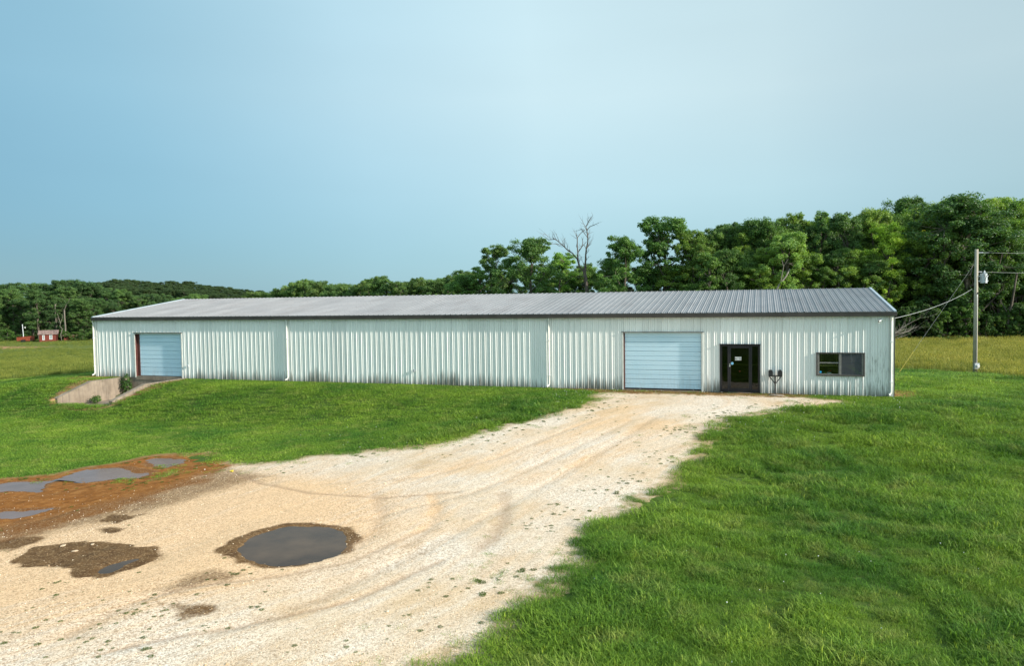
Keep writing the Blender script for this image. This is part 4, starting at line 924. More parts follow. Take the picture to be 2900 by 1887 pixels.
def leafy(name, centre, rad, n, size, col, label, cat, parent=None, seed=0, tall=1.0):
    r = random.Random(seed); mb = MB(); A = []
    for i in range(n):
        d_ = Vector((r.gauss(0, 1), r.gauss(0, 1), r.gauss(0, 1))).normalized() * (r.random() ** .4)
        p = Vector((d_.x * rad, d_.y * rad, (d_.z + 1) * rad * tall)); s_ = size * r.uniform(.6, 1.3)
        nrm = (Vector((d_.x, d_.y, abs(d_.z) + .4)) + Vector((r.uniform(-.6, .6), r.uniform(-.6, .6), r.uniform(-.3, .6)))).normalized(); t = nrm.cross(Vector((r.random(), r.random(), r.random()))).normalized(); b_ = nrm.cross(t)
        mb.quad(p - t * s_, p - b_ * s_ * .7, p + t * s_, p + b_ * s_ * .7); A += [r.random()] * 4
    for k in range(5):
        a = r.uniform(0, 6.28); mb.tube([(0, 0, 0), (rad * .4 * math.cos(a), rad * .4 * math.sin(a), rad * tall), (rad * .7 * math.cos(a), rad * .7 * math.sin(a), rad * 1.6 * tall)], [.012, .008, .004], 3, mi=1); A += [.2] * 9
    me = mb.mesh(name, [M_LEAF, M_BARK]); at = me.attributes.new('leaf', 'FLOAT', 'POINT'); at.data.foreach_set('value', np.array(A[:len(me.vertices)] + [0.5] * (len(me.vertices) - len(A)), np.float32))
    o = link(name, me, parent, centre, label=label, cat=cat); o.color = (*col, 1); return o
leafy('vine', (2.95, -.55, -1.0), .34, 420, .075, (.05, .11, .03), 'leafy dark vine hanging at the left jamb of the dock door', 'vine', seed=3, tall=2.0)
leafy('weed', (3.2, -3.0, -1.2), .30, 200, .06, (.09, .17, .04), 'larger green weed on the floor of the loading dock', 'weed', seed=4, tall=.8)
leafy('weed', (3.6, -1.7, -1.2), .22, 120, .05, (.10, .18, .04), 'smaller green weed deeper inside the loading dock', 'weed', seed=5, tall=.9)

# ------------------------------------------------------------------ twin mailboxes
gx, gy = 40.82, -.42; gz = float(H(gx, gy)) + .01
mbx = empty('mailbox_stand', (gx, gy, gz), 'two black mailboxes on one forked black post', 'mailboxes')
def loc(o): return o
mb = MB(); mb.box(-.034, .034, -.034, .034, -.1, .86); mb.obj('post', M_BLK, mbx)
mb = MB(); mb.box(-.29, .29, -.09, .22, .862, .90); mb.obj('shelf', M_BLK, mbx, bevel=.004)
for s_ in (-1, 1): mb = MB(); mb.tube([(s_ * .012, 0, .54), (s_ * .26, 0, .862)], .021, 4); mb.obj('brace', M_BLK, mbx)
for s_ in (-1, 1):
    mb = MB(); r_ = .088; pr = [(-r_, 0), (r_, 0), (r_, .165)] + [(r_ * math.cos(t), .165 + r_ * math.sin(t)) for t in [math.pi * k / 8 for k in range(1, 8)]] + [(-r_, .165)]
    A = [(x_, -.13, z_) for x_, z_ in pr]; B = [(x_, .34, z_) for x_, z_ in pr]; mb.poly(A); mb.poly(B[::-1])
    for i in range(len(pr)): mb.quad(A[i], B[i], B[(i + 1) % len(pr)], A[(i + 1) % len(pr)])
    o = mb.obj('mailbox', M_BLKP, mbx, loc=(s_ * .205, 0, .903), bevel=.004)
    mb = MB(); r2 = .094; pr = [(-r2, .01), (r2, .01), (r2, .165)] + [(r2 * math.cos(t), .165 + r2 * math.sin(t)) for t in [math.pi * k / 8 for k in range(1, 8)]] + [(-r2, .165)]
    A = [(x_, -.145, z_) for x_, z_ in pr]; B = [(x_, -.131, z_) for x_, z_ in pr]; mb.poly(A); mb.poly(B[::-1])
    for i in range(len(pr)): mb.quad(A[i], B[i], B[(i + 1) % len(pr)], A[(i + 1) % len(pr)])
    mb.obj('door', M_BLK, o, bevel=.003); mb = MB(); mb.box(-.02, .02, -.165, -.146, .19, .215); mb.obj('handle', M_BLK, o)
    mb = MB(); mb.box(r_ + .002, r_ + .010, -.05, .12, .10, .13); mb.obj('flag', M_BLK, o)
bm = bmesh.new(); bmesh.ops.create_icosphere(bm, subdivisions=3, radius=1)
for v in bm.verts: n_ = 1 + .12 * (float(fbm(v.co.x * 2 + 5, v.co.y * 2 + v.co.z, 1, 3, 7)) - .5); v.co = Vector((v.co.x * .36 * n_, v.co.y * .24 * n_, v.co.z * .085 * n_))
me = bpy.data.meshes.new('stone'); bm.to_mesh(me); bm.free(); me.materials.append(M_CONC); me.polygons.foreach_set('use_smooth', [True] * len(me.polygons)); link('stone', me, None, (40.86, -.62, gz - .01), 'flat grey stone at the foot of the mailbox post', 'stone')
# litter on the gravel
P = gp(656, 1338); mb = MB(); mb.quad((-.06, -.05, .015), (.07, -.04, .02), (.06, .05, .05), (-.05, .04, .03)); mb.quad((-.17, -.02, .01), (-.12, -.03, .03), (-.11, .02, .02), (-.16, .03, .015)); mb.box(-.05, .05, -.03, .03, .0, .02)
mb.obj('litter', simple('yellow_plastic', (.80, .62, .02), .5), loc=(P[0], P[1], P[2] + .02), label='small scrap of yellow plastic on the gravel near the grass', cat='litter')
for (a_, b_, s_, lb) in ((695 / 3.873, 1240 + 1198 / 3.873, .09, 'pale flat stone on the far rim of the brown damp patch'), (1015 / 3.873, 1240 + 1187 / 3.873, .065, 'narrow pale stone at the top of the brown damp patch'), (820 / 3.873, 1240 + 1258 / 3.873, .075, 'pale pinkish stone lying inside the brown damp patch')):
    P = gp(a_, b_); bm = bmesh.new(); bmesh.ops.create_icosphere(bm, subdivisions=2, radius=1); r_ = random.Random(int(a_))
    for v in bm.verts: v.co = Vector((v.co.x * s_, v.co.y * s_ * .6, v.co.z * s_ * .22)) * r_.uniform(.8, 1.1)
    me = bpy.data.meshes.new('flat_stone'); bm.to_mesh(me); bm.free(); me.materials.append(simple('pale_stone', (.50, .38, .26), .9)); o = link('flat_stone', me, None, (P[0], P[1], float(z_drive(P[0], P[1])) + .01), lb, 'stone'); o.rotation_euler.z = r_.uniform(0, 3)

# ------------------------------------------------------------------ utility pole, wires
pb = at_depth(2761, 1059, 53.5); pz = float(H(pb[0], pb[1])); PX, PY = float(pb[0]), float(pb[1])
ph = at_depth(2768, 707, 53.5)[2] - pz
pole = empty('utility_pole', (PX, PY, pz), 'weathered wooden utility pole with grey transformer and meter', 'utility pole')
rgt = Vector((_cy, -_sy, 0)); fw = Vector((_sy, _cy, 0))
def pp(side, fwd, z_): v = rgt * side + fw * fwd; return (v.x, v.y, z_)
mb = MB(); mb.tube([pp(0, 0, -.5), pp(0, 0, ph * .5), pp(.0, 0, ph)], [.155, .135, .115], 12); mb.obj('pole_shaft', M_POLE, pole, smooth=True)
Zpx = lambda yy: float(at_depth(2765, 680 + yy / 3.69, 53.5)[2]) - pz
mb = MB(); mb.tube([pp(-.02, -.17, Zpx(1330)), pp(-.02, -.17, Zpx(600)), pp(-.02, -.17, Zpx(560))], .028, 8); mb.obj('conduit', M_GREYM, pole, smooth=True)
mb = MB(); mb.tube([pp(.0, -.17, Zpx(565)), pp(.0, -.20, Zpx(548))], [.05, .035], 8); mb.obj('weatherhead', M_BLK, pole)
tf = empty_child('transformer', (0, 0, 0)); tf.parent = pole
tx = .50; zt0, zt1 = Zpx(452), Zpx(358)
mb = MB(); mb.tube([pp(tx, -.05, zt0), pp(tx, -.05, zt1)], .235, 20); o = mb.obj('tank', M_GREYM, tf, smooth=False)
mb = MB(); mb.tube([pp(tx, -.05, zt1 + .003), pp(tx, -.05, zt1 + .05)], [.255, .20], 20); mb.obj('lid', M_GREYM, tf)
mb = MB(); mb.tube([pp(tx + .05, -.05, zt1 + .05), pp(tx + .05, -.05, zt1 + .12), pp(tx + .05, -.05, zt1 + .20), pp(tx + .05, -.05, zt1 + .26)], [.05, .065, .045, .02], 10); mb.obj('bushing', M_GREYM, tf)
for z_ in (zt0 + .15, zt1 - .15): mb = MB(); mb.box(-.1, .1, -.05, .05, -.03, .03); o = mb.obj('bracket', M_GREYM, tf, loc=pp(.2, 0, z_)); mb = MB(); mb.tube([pp(tx + .22, -.05, z_), pp(tx + .33, -.05, z_)], .035, 8); mb.obj('terminal', M_GREYM, tf)
mb = MB(); mb.tube([pp(tx - .12, -.29, zt1 - .02), pp(tx - .02, -.30, zt0 + .30), pp(tx + .14, -.28, zt1 - .04)], .012, 4); mb.tube([pp(tx - .02, -.3, zt0 + .3), pp(tx - .04, -.28, zt0 - .02), pp(tx - .1, -.2, zt0 - .35), pp(.14, -.1, zt0 - .75)], .014, 5); mb.obj('lead', M_BLK, tf)
mt = empty_child('meter', (0, 0, 0)); mt.parent = pole
zm = Zpx(1316)
mb = MB(); mb.box(-.17, .17, -.07, .07, -.21, .21); o = mb.obj('meter_box', M_GREYM, mt, loc=pp(-.02, -.22, zm), bevel=.01); o.rotation_euler.z = -YAW
mb = MB(); c0 = pp(.02, -.29, zm + .02); c1 = pp(.02, -.38, zm + .02); mb.tube([c0, c1], .095, 16); mb.obj('meter_glass', M_WHT, mt, smooth=False)
for yy_, nm in ((137, 'insulator'), (335, 'wire_clamp')):
    z_ = Zpx(yy_); mb = MB()
    if nm == 'insulator':
        for k in range(3): mb.tube([pp(.15 + k * .12, 0, z_), pp(.19 + k * .12, 0, z_)], [.055, .055], 10)
        mb.tube([pp(.1, 0, z_), pp(.9, 0, z_)], .015, 5)
    else: mb.tube([pp(.08, 0, z_), pp(.4, 0, z_)], .03, 6)
    mb.obj(nm, M_GREYM, pole)
def wire(a, b, sag, r_, m_, name, label, cat='wire'):
    a, b = Vector(a), Vector(b); n = 24; pts = [a.lerp(b, k / n) - Vector((0, 0, 4 * sag * (k / n) * (1 - k / n))) for k in range(n + 1)]
    mb = MB(); mb.tube(pts, r_, 5); return mb.obj(name, m_, smooth=True, label=label, cat=cat)
M_WIREW = simple('bare_aluminium_wire', (.45, .47, .47), .5, .2, .1, 4); M_WIREG = simple('grey_wire', (.30, .34, .32), .6, 0, .1, 4)
B0 = Vector((PX, PY, pz))
sa = B0 + Vector(pp(-.35, -.1, Zpx(512))); sb = Vector((L + .06, .25, 3.48))
wire(sb, sa, .22, .010, M_WIREW, 'service_wire', 'pale service wire sagging from the pole to the building corner', 'wire')
e1 = at_depth(3400, 680 + 60 / 3.69 - 10, 60); wire(B0 + Vector(pp(.9, 0, Zpx(137))), e1, .35, .009, M_WIREG, 'power_line', 'upper overhead power line leaving the pole top', 'wire')
e2 = at_depth(3400, 680 + 270 / 3.69, 60); wire(B0 + Vector(pp(.4, 0, Zpx(335))), e2, .30, .009, M_WIREG, 'power_line', 'lower overhead line beside the transformer', 'wire')
ga = at_depth(2542, 1038, 51.0); ga[2] = float(H(ga[0], ga[1])); gb = B0 + Vector(pp(-.12, 0, Zpx(245)))
gw = empty('guy_wire', (float(ga[0]), float(ga[1]), float(ga[2])), 'guy wire with a yellow plastic guard anchored in the field edge', 'guy wire')
dv = gb - Vector(ga); mb = MB(); mb.tube([(0, 0, 0), tuple(dv)], .006, 5); mb.obj('cable', M_WIREG, gw)
mb = MB(); mb.tube([tuple(dv * .01), tuple(dv * .20)], .020, 6); mb.obj('guard', simple('yellow_guard_plastic', (.36, .29, .03), .5), gw)

# ------------------------------------------------------------------ trees
def make_tree(seed, height=20.0, width=6.0, base=.22, lobes=7, puffs=95, leaves=165, leaf=.150, top=1.0, lean=0.0, gap=0.0):
    r = random.Random(seed); tr = MB(); cr = MB(); A = []
    tp = [Vector((0, 0, -.6))]; x = y = 0
    nseg = 7
    for k in range(1, nseg + 1):
        x += r.uniform(-.35, .35) + lean; y += r.uniform(-.35, .35); tp.append(Vector((x, y, height * .86 * k / nseg)))
    tr.tube(tp, [.34 * (1 - .82 * k / nseg) + .03 for k in range(nseg + 1)], 7)
    def trunk_at(z_):
        z_ = max(0, min(height * .85, z_))
        for a, b in zip(tp[:-1], tp[1:]):
            if a.z <= z_ <= b.z: return a.lerp(b, (z_ - a.z) / (b.z - a.z))
        return tp[-1]
    # irregular crown: several lobes, each an ellipsoid at the end of a limb
    L_ = []
    for k in range(lobes):
        fz = base + (1 - base) * (k + .5) / lobes; a = k * 2.4 + r.uniform(-.7, .7)
        env = math.sin(math.pi * min(1, max(.02, (fz - base * .7) / (1.05 - base * .7))) ** (.8)) ** .6
        rr = width * env * r.uniform(.30, .62); c = trunk_at(fz * height) + Vector((math.cos(a) * rr, math.sin(a) * rr, 0)); c.z = fz * height
        R_ = width * r.uniform(.40, .62) * (.62 + .5 * env); L_.append((c, R_))
        t0 = trunk_at(c.z - R_ * .9); md_ = t0.lerp(c, .5) + Vector((0, 0, -.1 * R_)); tr.tube([t0, md_, c], [.16, .11, .06], 5, cap=False)
    c = trunk_at(height); c.z = height * .90; L_.append((c, width * .34 * top))
    for k in range(4):                       # tips that break the outline
        a = r.uniform(0, 6.28); rr = width * r.uniform(.15, .75); c = trunk_at(height) + Vector((math.cos(a) * rr, math.sin(a) * rr, 0)); c.z = height * r.uniform(.80, .97) - rr * .35; L_.append((c, width * r.uniform(.14, .24)))
        tr.tube([trunk_at(c.z * .8), c], [.08, .03], 4, cap=False)
    for k in range(int(puffs * 1.7)):
        c, R_ = L_[r.randrange(len(L_))]
        d_ = Vector((r.gauss(0, 1), r.gauss(0, 1), r.gauss(0, .9))).normalized(); q = r.uniform(.55, 1.0)
        pc = c + Vector((d_.x * R_ * q, d_.y * R_ * q, d_.z * R_ * .95 * q)); pc.z = min(pc.z, height * .985)
        if pc.z < height * base * .55: continue
        pr_ = r.uniform(.42, 1.05) * (width / 6) ** .5
        if r.random() < .5: tr.tube([c, c.lerp(pc, .6) + Vector((0, 0, -.15)), pc], [.06, .04, .02], 3, cap=False)
        shade = r.uniform(-.22, .2)
        for j in range(int(leaves * r.uniform(.7, 1.2))):
            v = Vector((r.gauss(0, 1), r.gauss(0, 1), r.gauss(0, 1))).normalized(); q2 = r.random() ** .45 * r.uniform(.8, 1.25)
            p = pc + Vector((v.x * pr_ * q2 * 1.15, v.y * pr_ * q2 * 1.15, v.z * pr_ * q2 * .80))
            s_ = leaf * r.uniform(.6, 1.35); nrm = (v * .9 + Vector((0, 0, .35)) + Vector((r.uniform(-1, 1), r.uniform(-1, 1), r.uniform(-1, 1))) * .85).normalized()
            t = nrm.cross(Vector((r.uniform(-1, 1), r.uniform(-1, 1), r.uniform(-1, 1)))).normalized(); b_ = nrm.cross(t)
            n = len(cr.v); sag = nrm * (-.25 * s_)
            cr.v += [tuple(p - t * s_ + sag), tuple(p - b_ * s_ * .62), tuple(p + t * s_ + sag), tuple(p + b_ * s_ * .62)]; cr.f.append((n, n + 1, n + 2, n + 3)); cr.m.append(0)
            A += [min(1, max(0, .5 + shade + r.gauss(0, .18)))] * 4
    tm = tr.mesh('trunk', M_BARK); cm_ = cr.mesh('crown', M_LEAF)
    at = cm_.attributes.new('leaf', 'FLOAT', 'POINT'); at.data.foreach_set('value', np.array(A, np.float32))
    return tm, cm_, height
PROTO = [make_tree(1, 20, 5.4, .20, 11), make_tree(2, 20, 6.2, .14, 13, 125), make_tree(3, 20, 4.2, .22, 11, 80, top=1.25), make_tree(4, 20, 5.6, .10, 13, 125), make_tree(5, 20, 4.8, .26, 9, 80),
         make_tree(6, 20, 6.6, .16, 13, 140), make_tree(7, 20, 3.4, .08, 12, 80), make_tree(8, 20, 5.0, .10, 11, 115, leaf=.15, leaves=190)]
BUSH = [make_tree(21, 20, 9.5, .02, 9, 120, leaf=.42, leaves=95), make_tree(22, 20, 8.0, .02, 7, 110, leaf=.45, leaves=90)]
GREEN = [(.15, .26, .060), (.13, .23, .058), (.19, .30, .060), (.11, .205, .055), (.22, .33, .066)]
def plant(px, ty, D, k, wscale=1.0, col=None, label=None, group=None, name='tree', cat='tree', rot=None, protos=None, maxh=None):
    base = at_depth(px, 1000, D); gx_, gy_ = float(base[0]), float(base[1]); gz_ = float(H(gx_, gy_))
    top = float(at_depth(px, ty, D)[2]); h_ = max(1.5, top - gz_)
    if maxh: h_ = min(h_, maxh)
    tm, cm_, hh = (protos or PROTO)[k]; s_ = h_ / (hh * .985)
    e_ = link(name, None, None, (gx_, gy_, gz_), label, cat, group); sw = s_ * wscale
    if h_ < 14 and protos is None: sw = (s_ + .7) / 2 * wscale
    e_.scale = (sw, sw, s_); e_.rotation_euler.z = R.uniform(0, 6.28) if rot is None else rot
    c = tuple(q * 2.4 for q in col) if col else R.choice(GREEN); v_ = R.uniform(.85, 1.15)
    link('trunk', tm, e_); o = link('crown', cm_, e_); o.color = (c[0] * v_, c[1] * v_, c[2] * v_, 1); return e_
S = 2900 / 2380
# skyline of the photograph in its own pixels, (x, y)
SKY_R = [(x_ * S, y_ * S) for x_, y_ in ((1600, 540), (1640, 540), (1680, 525), (1740, 528), (1800, 505), (1835, 503), (1870, 520), (1900, 500), (1930, 530), (1965, 500), (2000, 505), (2060, 482), (2120, 468), (2150, 490), (2200, 470), (2260, 466), (2330, 468), (2380, 480), (2500, 480), (2700, 490))]
SKY_M = [(x_ * S, y_ * S) for x_, y_ in ((560, 676), (620, 674), (650, 666), (700, 651), (740, 649), (770, 660), (800, 658), (830, 668), (850, 646), (880, 642), (930, 656), (960, 650), (990, 645), (1020, 650), (1050, 640), (1075, 625), (1100, 630), (1115, 640))]
SKY_L = [(x_ * S, y_ * S) for x_, y_ in ((-300, 650), (-60, 655), (0, 654), (60, 657), (130, 655), (190, 650), (230, 660), (280, 672), (340, 680), (420, 684))]
SKY_H = [(x_ * S, y_ * S) for x_, y_ in ((180, 662), (240, 655), (280, 649), (330, 652), (380, 653), (440, 655), (480, 660), (540, 668), (600, 674), (640, 680))]
def itp(tab, x_): return float(np.interp(x_, [a for a, b in tab], [b for a, b in tab]))

T = lambda x_, y_: (x_ * S, y_ * S)
# trees one can tell apart
plant(*T(1151, 574), 128, 2, .95, (.062, .105, .030), 'slender tree with pale bare stems, first tall crown above the roof', rot=.5)
plant(*T(1237, 562), 122, 1, 1.2, (.055, .10, .030), 'broad rounded tree left of the leafless tree', rot=2.0)
plant(*T(1305, 590), 126, 4, 1.15, (.085, .15, .03), 'bright green tree directly behind the leafless tree', rot=1.0)
plant(*T(1362, 615), 130, 2, .75, (.05, .09, .03), 'small crown just right of the leafless trunk', rot=1.7)
plant(*T(1455, 556), 112, 3, 1.05, (.050, .098, .026), 'oval dark tree right of the gap in the treeline', rot=.3)
plant(*T(1545, 510), 114, 2, 1.25, (.050, .098, .026), 'tall open tree with forked top standing above its neighbours', rot=4.4)
plant(*T(1505, 545), 116, 6, .7, (.050, .098, .026), 'narrow crown leaning beside the tall forked tree', rot=2.9)
plant(*T(1830, 548), 104, 7, 1.15, (.105, .165, .045), 'light green fine leaved tree with a leaning pale trunk', rot=1.2)
plant(*T(2075, 522), 104, 4, .85, (.15, .21, .03), 'yellow green sunlit tree in the right wood', rot=2.2)
plant(*T(2148, 540), 111, 6, .45, (.30, .30, .02), 'small crown of bright yellow leaves in the right wood', rot=0)
plant(*T(2250, 466), 103, 5, 1.25, (.040, .080, .026), 'biggest dark spreading tree behind the utility pole', rot=.9)
plant(*T(1690, 525), 116, 4, .95, (.05, .095, .03), 'open crowned tree with thin upper branches right of the tall forked tree', rot=5.2)
plant(*T(1965, 500), 108, 2, .8, (.055, .10, .03), 'pointed crown left of the yellow green tree', rot=3.3)
plant(*T(1898, 500), 112, 6, .6, (.05, .095, .03), 'thin spire shaped crown above the light green tree', rot=3.0)
# right wood, front row and depth
n_t = 0
def zone_label(x_, row):
    z_ = 'over the office end of the roof' if x_ < 2080 * S else ('between the building corner and the utility pole' if x_ < 2265 * S else 'right of the utility pole')
    return (('tree at the front of the wood ' if row == 0 else 'tree forming the top of the wood ') + z_, ('front' if row == 0 else 'rear') + ' trees of the right wood ' + z_)
for px_ in np.arange(1610 * S, 2560 * S, 23 * S):
    for row in range(3):
        x_ = px_ + R.uniform(-12, 12) * S; D = 106 + row * 9 + R.uniform(-3, 4)
        ty = itp(SKY_R, x_) + (R.uniform(-2, 44) if row else R.uniform(22, 125)) * S
        plant(x_, ty, D, R.randrange(8), R.uniform(.65, .95) if row else R.uniform(.85, 1.1), None, *zone_label(x_, row)); n_t += 1
for px_ in np.arange(1400 * S, 1640 * S, 26 * S):
    plant(px_ + R.uniform(-8, 8), R.uniform(605, 645) * S, 118 + R.uniform(-4, 6), R.choice((3, 6, 7)), 1.0, None, 'low green tree showing just above the roof under the tall trees', 'low trees above the roof'); n_t += 1
for px_ in np.arange(1075 * S, 1385 * S, 24 * S):
    plant(px_ + R.uniform(-8, 8), R.uniform(612, 650) * S, 128 + R.uniform(-4, 8), R.choice((3, 6, 7)), 1.0, R.choice([(.08, .13, .035), (.06, .11, .03)]), 'low green tree showing just above the roof under the tall trees', 'low trees above the roof'); n_t += 1
for px_ in np.arange(600 * S, 1120 * S, 22 * S):
    for row in range(2):
        x_ = px_ + R.uniform(-10, 10) * S; D = (150 + row * 14) + R.uniform(-4, 6) + 40 * max(0, (900 * S - x_) / (300 * S))
        plant(x_, itp(SKY_M, x_) + (R.uniform(0, 9) if row == 0 else R.uniform(0, 16)) * S, D, R.randrange(8), R.uniform(.85, 1.15), R.choice([(.075, .115, .035), (.06, .10, .03), (.05, .088, .028)]), 'green tree in the low line behind the middle of the roof', 'trees behind the middle of the roof'); n_t += 1
# left wood beyond the field
for px_ in np.arange(-230 * S, 480 * S, 19 * S):
    for row in range(2):
        x_ = px_ + R.uniform(-10, 10) * S; D = 196 + row * 13 + R.uniform(-4, 5)
        ty = itp(SKY_L, x_) + (R.uniform(0, 12) if row else R.uniform(14, 52)) * S
        plant(x_, ty, D, R.randrange(8), R.uniform(.9, 1.2), R.choice([(.038, .072, .024), (.052, .092, .028), (.030, .058, .021)]), 'dark tree in the wood across the left field', 'trees of the left wood'); n_t += 1
# wooded hill further back: a far-off wood that reads as one mass
def joined(k):
    tm, cm_, hh = PROTO[k]; bm = bmesh.new(); bm.from_mesh(tm); bm.from_mesh(cm_)
    n0 = len(tm.polygons)
    bm.faces.ensure_lookup_table()
    for i, f_ in enumerate(bm.faces): f_.material_index = 0 if i < n0 else 1
    me = bpy.data.meshes.new('hill_tree'); bm.to_mesh(me); bm.free(); me.materials.append(M_BARK); me.materials.append(M_LEAF); return me
HP, HS, HI = [], [], []
for px_ in np.arange(140 * S, 680 * S, 12 * S):
    for row in range(4):
        x_ = px_ + R.uniform(-8, 8) * S; D = 320 + row * 20 + R.uniform(-6, 6)
        b0 = at_depth(x_, 1000, D); gz_ = float(H(b0[0], b0[1])); ty = itp(SKY_H, x_) + (R.uniform(0, 6) + (3 - row) * 6) * S
        h_ = max(5, float(at_depth(x_, ty, D)[2]) - gz_) / 19.7
        HP.append((float(b0[0]), float(b0[1]), gz_)); HS.append((h_ * .9 + .25, h_ * .9 + .25, h_)); HI.append(R.randrange(4))
ho = scatter('hill_wood', np.array(HP), NR.uniform(0, 6.28, len(HP)), np.array(HS), HI, proto_coll('hill_tree', [joined(k) for k in (1, 3, 5, 0)]), 'distant dark wood covering the low hill behind the left field')
ho.color = (.075, .125, .05, 1)
# undergrowth along both wood edges
for px_ in np.arange(2075 * S, 2640 * S, 24 * S):
    plant(px_ + R.uniform(-8, 8), R.uniform(705, 750) * S, 101 + R.uniform(-1.5, 2), R.randrange(2), 1.0, R.choice([(.035, .068, .018), (.05, .09, .02), (.028, .052, .016)]), 'leafy bush along the edge of the right wood', 'bushes at the right wood edge', 'bush', 'bush', protos=BUSH); n_t += 1
for px_ in np.arange(-300 * S, 300 * S, 15 * S):
    if 88 * S < px_ < 130 * S: continue
    plant(px_ + R.uniform(-6, 6), R.uniform(765, 782) * S, 188 + R.uniform(-1, 2), R.randrange(2), 1.6, R.choice([(.035, .065, .018), (.045, .085, .02)]), 'low bush along the far edge of the left field', 'bushes at the left wood edge', 'bush', 'bush', protos=BUSH); n_t += 1
print('trees', n_t)

# ------------------------------------------------------------------ bare trees
def grow(mb, p, d_, ln, rad, lvl, r, k=5, spread=.55, grav=0.0):
    n = 4; pts = [p]; q = p; dd = d_.normalized()
    for i in range(n):
        dd = (dd + Vector((r.uniform(-.18, .18), r.uniform(-.18, .18), r.uniform(-.10, .16)))).normalized(); q = q + dd * ln / n; pts.append(q)
    mb.tube(pts, [rad * (1 - .55 * i / n) for i in range(n + 1)], k if rad > .04 else 3, cap=False)
    if lvl <= 0: return
    for i in range(1, n + 1):
        if r.random() < .85:
            ax = Vector((r.gauss(0, 1), r.gauss(0, 1), r.gauss(.3, .6))).normalized(); nd = (dd + ax * spread * 1.5).normalized()
            grow(mb, pts[i], nd, ln * r.uniform(.45, .7), rad * r.uniform(.38, .52), lvl - 1, r, 4, spread)
def bare_tree(px, basey, D, limbs, trunk, label, m_, seed, rad, lvl=2, cat='tree'):
    b0 = at_depth(px, 1000, D); g_ = Vector((float(b0[0]), float(b0[1]), float(H(b0[0], b0[1])))); r = random.Random(seed)
    e_ = link('bare_tree', None, None, tuple(g_), label, cat)
    def W(q, dep=0): v = at_depth(q[0], q[1], D + dep); return Vector(v) - g_
    mb = MB(); tp = [Vector((0, 0, -.5))] + [W(q, r.uniform(-.3, .3)) for q in trunk]; n = len(tp); rad = rad * .68; mb.tube(tp, [rad * (1 - .5 * i / n) for i in range(n)], 9); mb.obj('trunk', m_, e_, smooth=True)
    for (pl, rr) in limbs:
        mb = MB(); dep = r.uniform(-2.2, 2.2); n = len(pl); pts = [W(q, dep * i / n) for i, q in enumerate(pl)]
        rr = rr * .68; mb.tube(pts, [rr * (1 - .7 * i / n) for i in range(n)], 6, cap=False)
        for i in range(1, n):
            for _ in range(3 if lvl > 1 else 1):
                d_ = (pts[i] - pts[i - 1]).normalized(); nd = (d_ + Vector((r.gauss(0, .7), r.gauss(0, .7), r.gauss(.1, .5)))).normalized()
                q = pts[i - 1].lerp(pts[i], r.random()); grow(mb, q, nd, (pts[-1] - pts[0]).length * r.uniform(.10, .24), rr * .28, lvl - 1, r, 3, .5)
        mb.obj('limb', m_, e_)
    return e_
D8 = lambda pts: zz(1340, 600, 2380 / 420, pts)
bare_tree(D8([(1830, 1300)])[0][0], 0, 116, [
    (D8([(1790, 1060), (1770, 950), (1700, 870), (1670, 760), (1600, 670), (1500, 600), (1430, 530), (1320, 440), (1200, 450)]), .22),
    (D8([(1430, 535), (1340, 515), (1250, 520)]), .07), (D8([(1380, 480), (1350, 400), (1320, 340)]), .06), (D8([(1440, 530), (1440, 470), (1480, 420)]), .06),
    (D8([(1680, 780), (1680, 660), (1670, 560), (1672, 420), (1650, 370)]), .17), (D8([(1672, 415), (1730, 340), (1790, 290), (1740, 280), (1650, 310)]), .08),
    (D8([(1690, 640), (1740, 570), (1760, 500), (1750, 430)]), .12), (D8([(1745, 560), (1790, 510), (1820, 480)]), .08),
    (D8([(1800, 880), (1805, 720), (1815, 600), (1840, 490), (1840, 400), (1825, 300), (1810, 240), (1860, 140)]), .20), (D8([(1820, 310), (1870, 240), (1940, 210), (2010, 180)]), .09),
    (D8([(1840, 420), (1790, 350), (1740, 290)]), .09), (D8([(1815, 600), (1780, 530)]), .08), (D8([(1830, 570), (1870, 520)]), .06),
    (D8([(1780, 1040), (1700, 1020), (1640, 1060)]), .08), (D8([(1850, 1130), (1950, 1130), (2060, 1150)]), .05), (D8([(1770, 1000), (1680, 990), (1620, 900)]), .06)],
    D8([(1830, 1300), (1815, 1150), (1800, 1040), (1790, 960), (1800, 870)]), 'tall leafless dead tree rising above the roof', M_DEADB, 5, .52, 2)
_iv = at_depth(1661, 850, 116); leafy('ivy', (float(_iv[0]), float(_iv[1]), float(_iv[2]) - 5.2), 1.0, 900, .16, (.06, .10, .02), 'green ivy wrapped round the foot of the dead tree', 'ivy', seed=12, tall=3.4)
M_PALED = make_wood('weathered_grey_bark', (.19, .17, .14), (4, 4, .8))
D9 = lambda pts: zz(0, 760, 6.453, pts)
bare_tree(D9([(1035, 1250)])[0][0], 0, 193, [(D9([(1015, 900), (985, 820), (900, 790)]), .10), (D9([(1010, 990), (940, 930), (900, 840)]), .10), (D9([(1015, 850), (975, 740), (940, 690)]), .10)],
    D9([(1035, 1250), (1030, 1050), (1015, 900), (1005, 780), (1010, 640)]), 'pale barked bare trunk behind the red cabin', M_PALED, 6, .34, 1)
bare_tree(D9([(1140, 1260)])[0][0], 0, 185, [(D9([(1105, 1010), (1070, 900), (1050, 830)]), .10), (D9([(1105, 1000), (1150, 880), (1130, 840)]), .09), (D9([(1100, 1010), (1050, 970)]), .07)],
    D9([(1110, 1210), (1140, 1110), (1095, 1060), (1105, 1000)]), 'small forked bleached snag right of the cabin', M_PALED, 7, .14, 1)
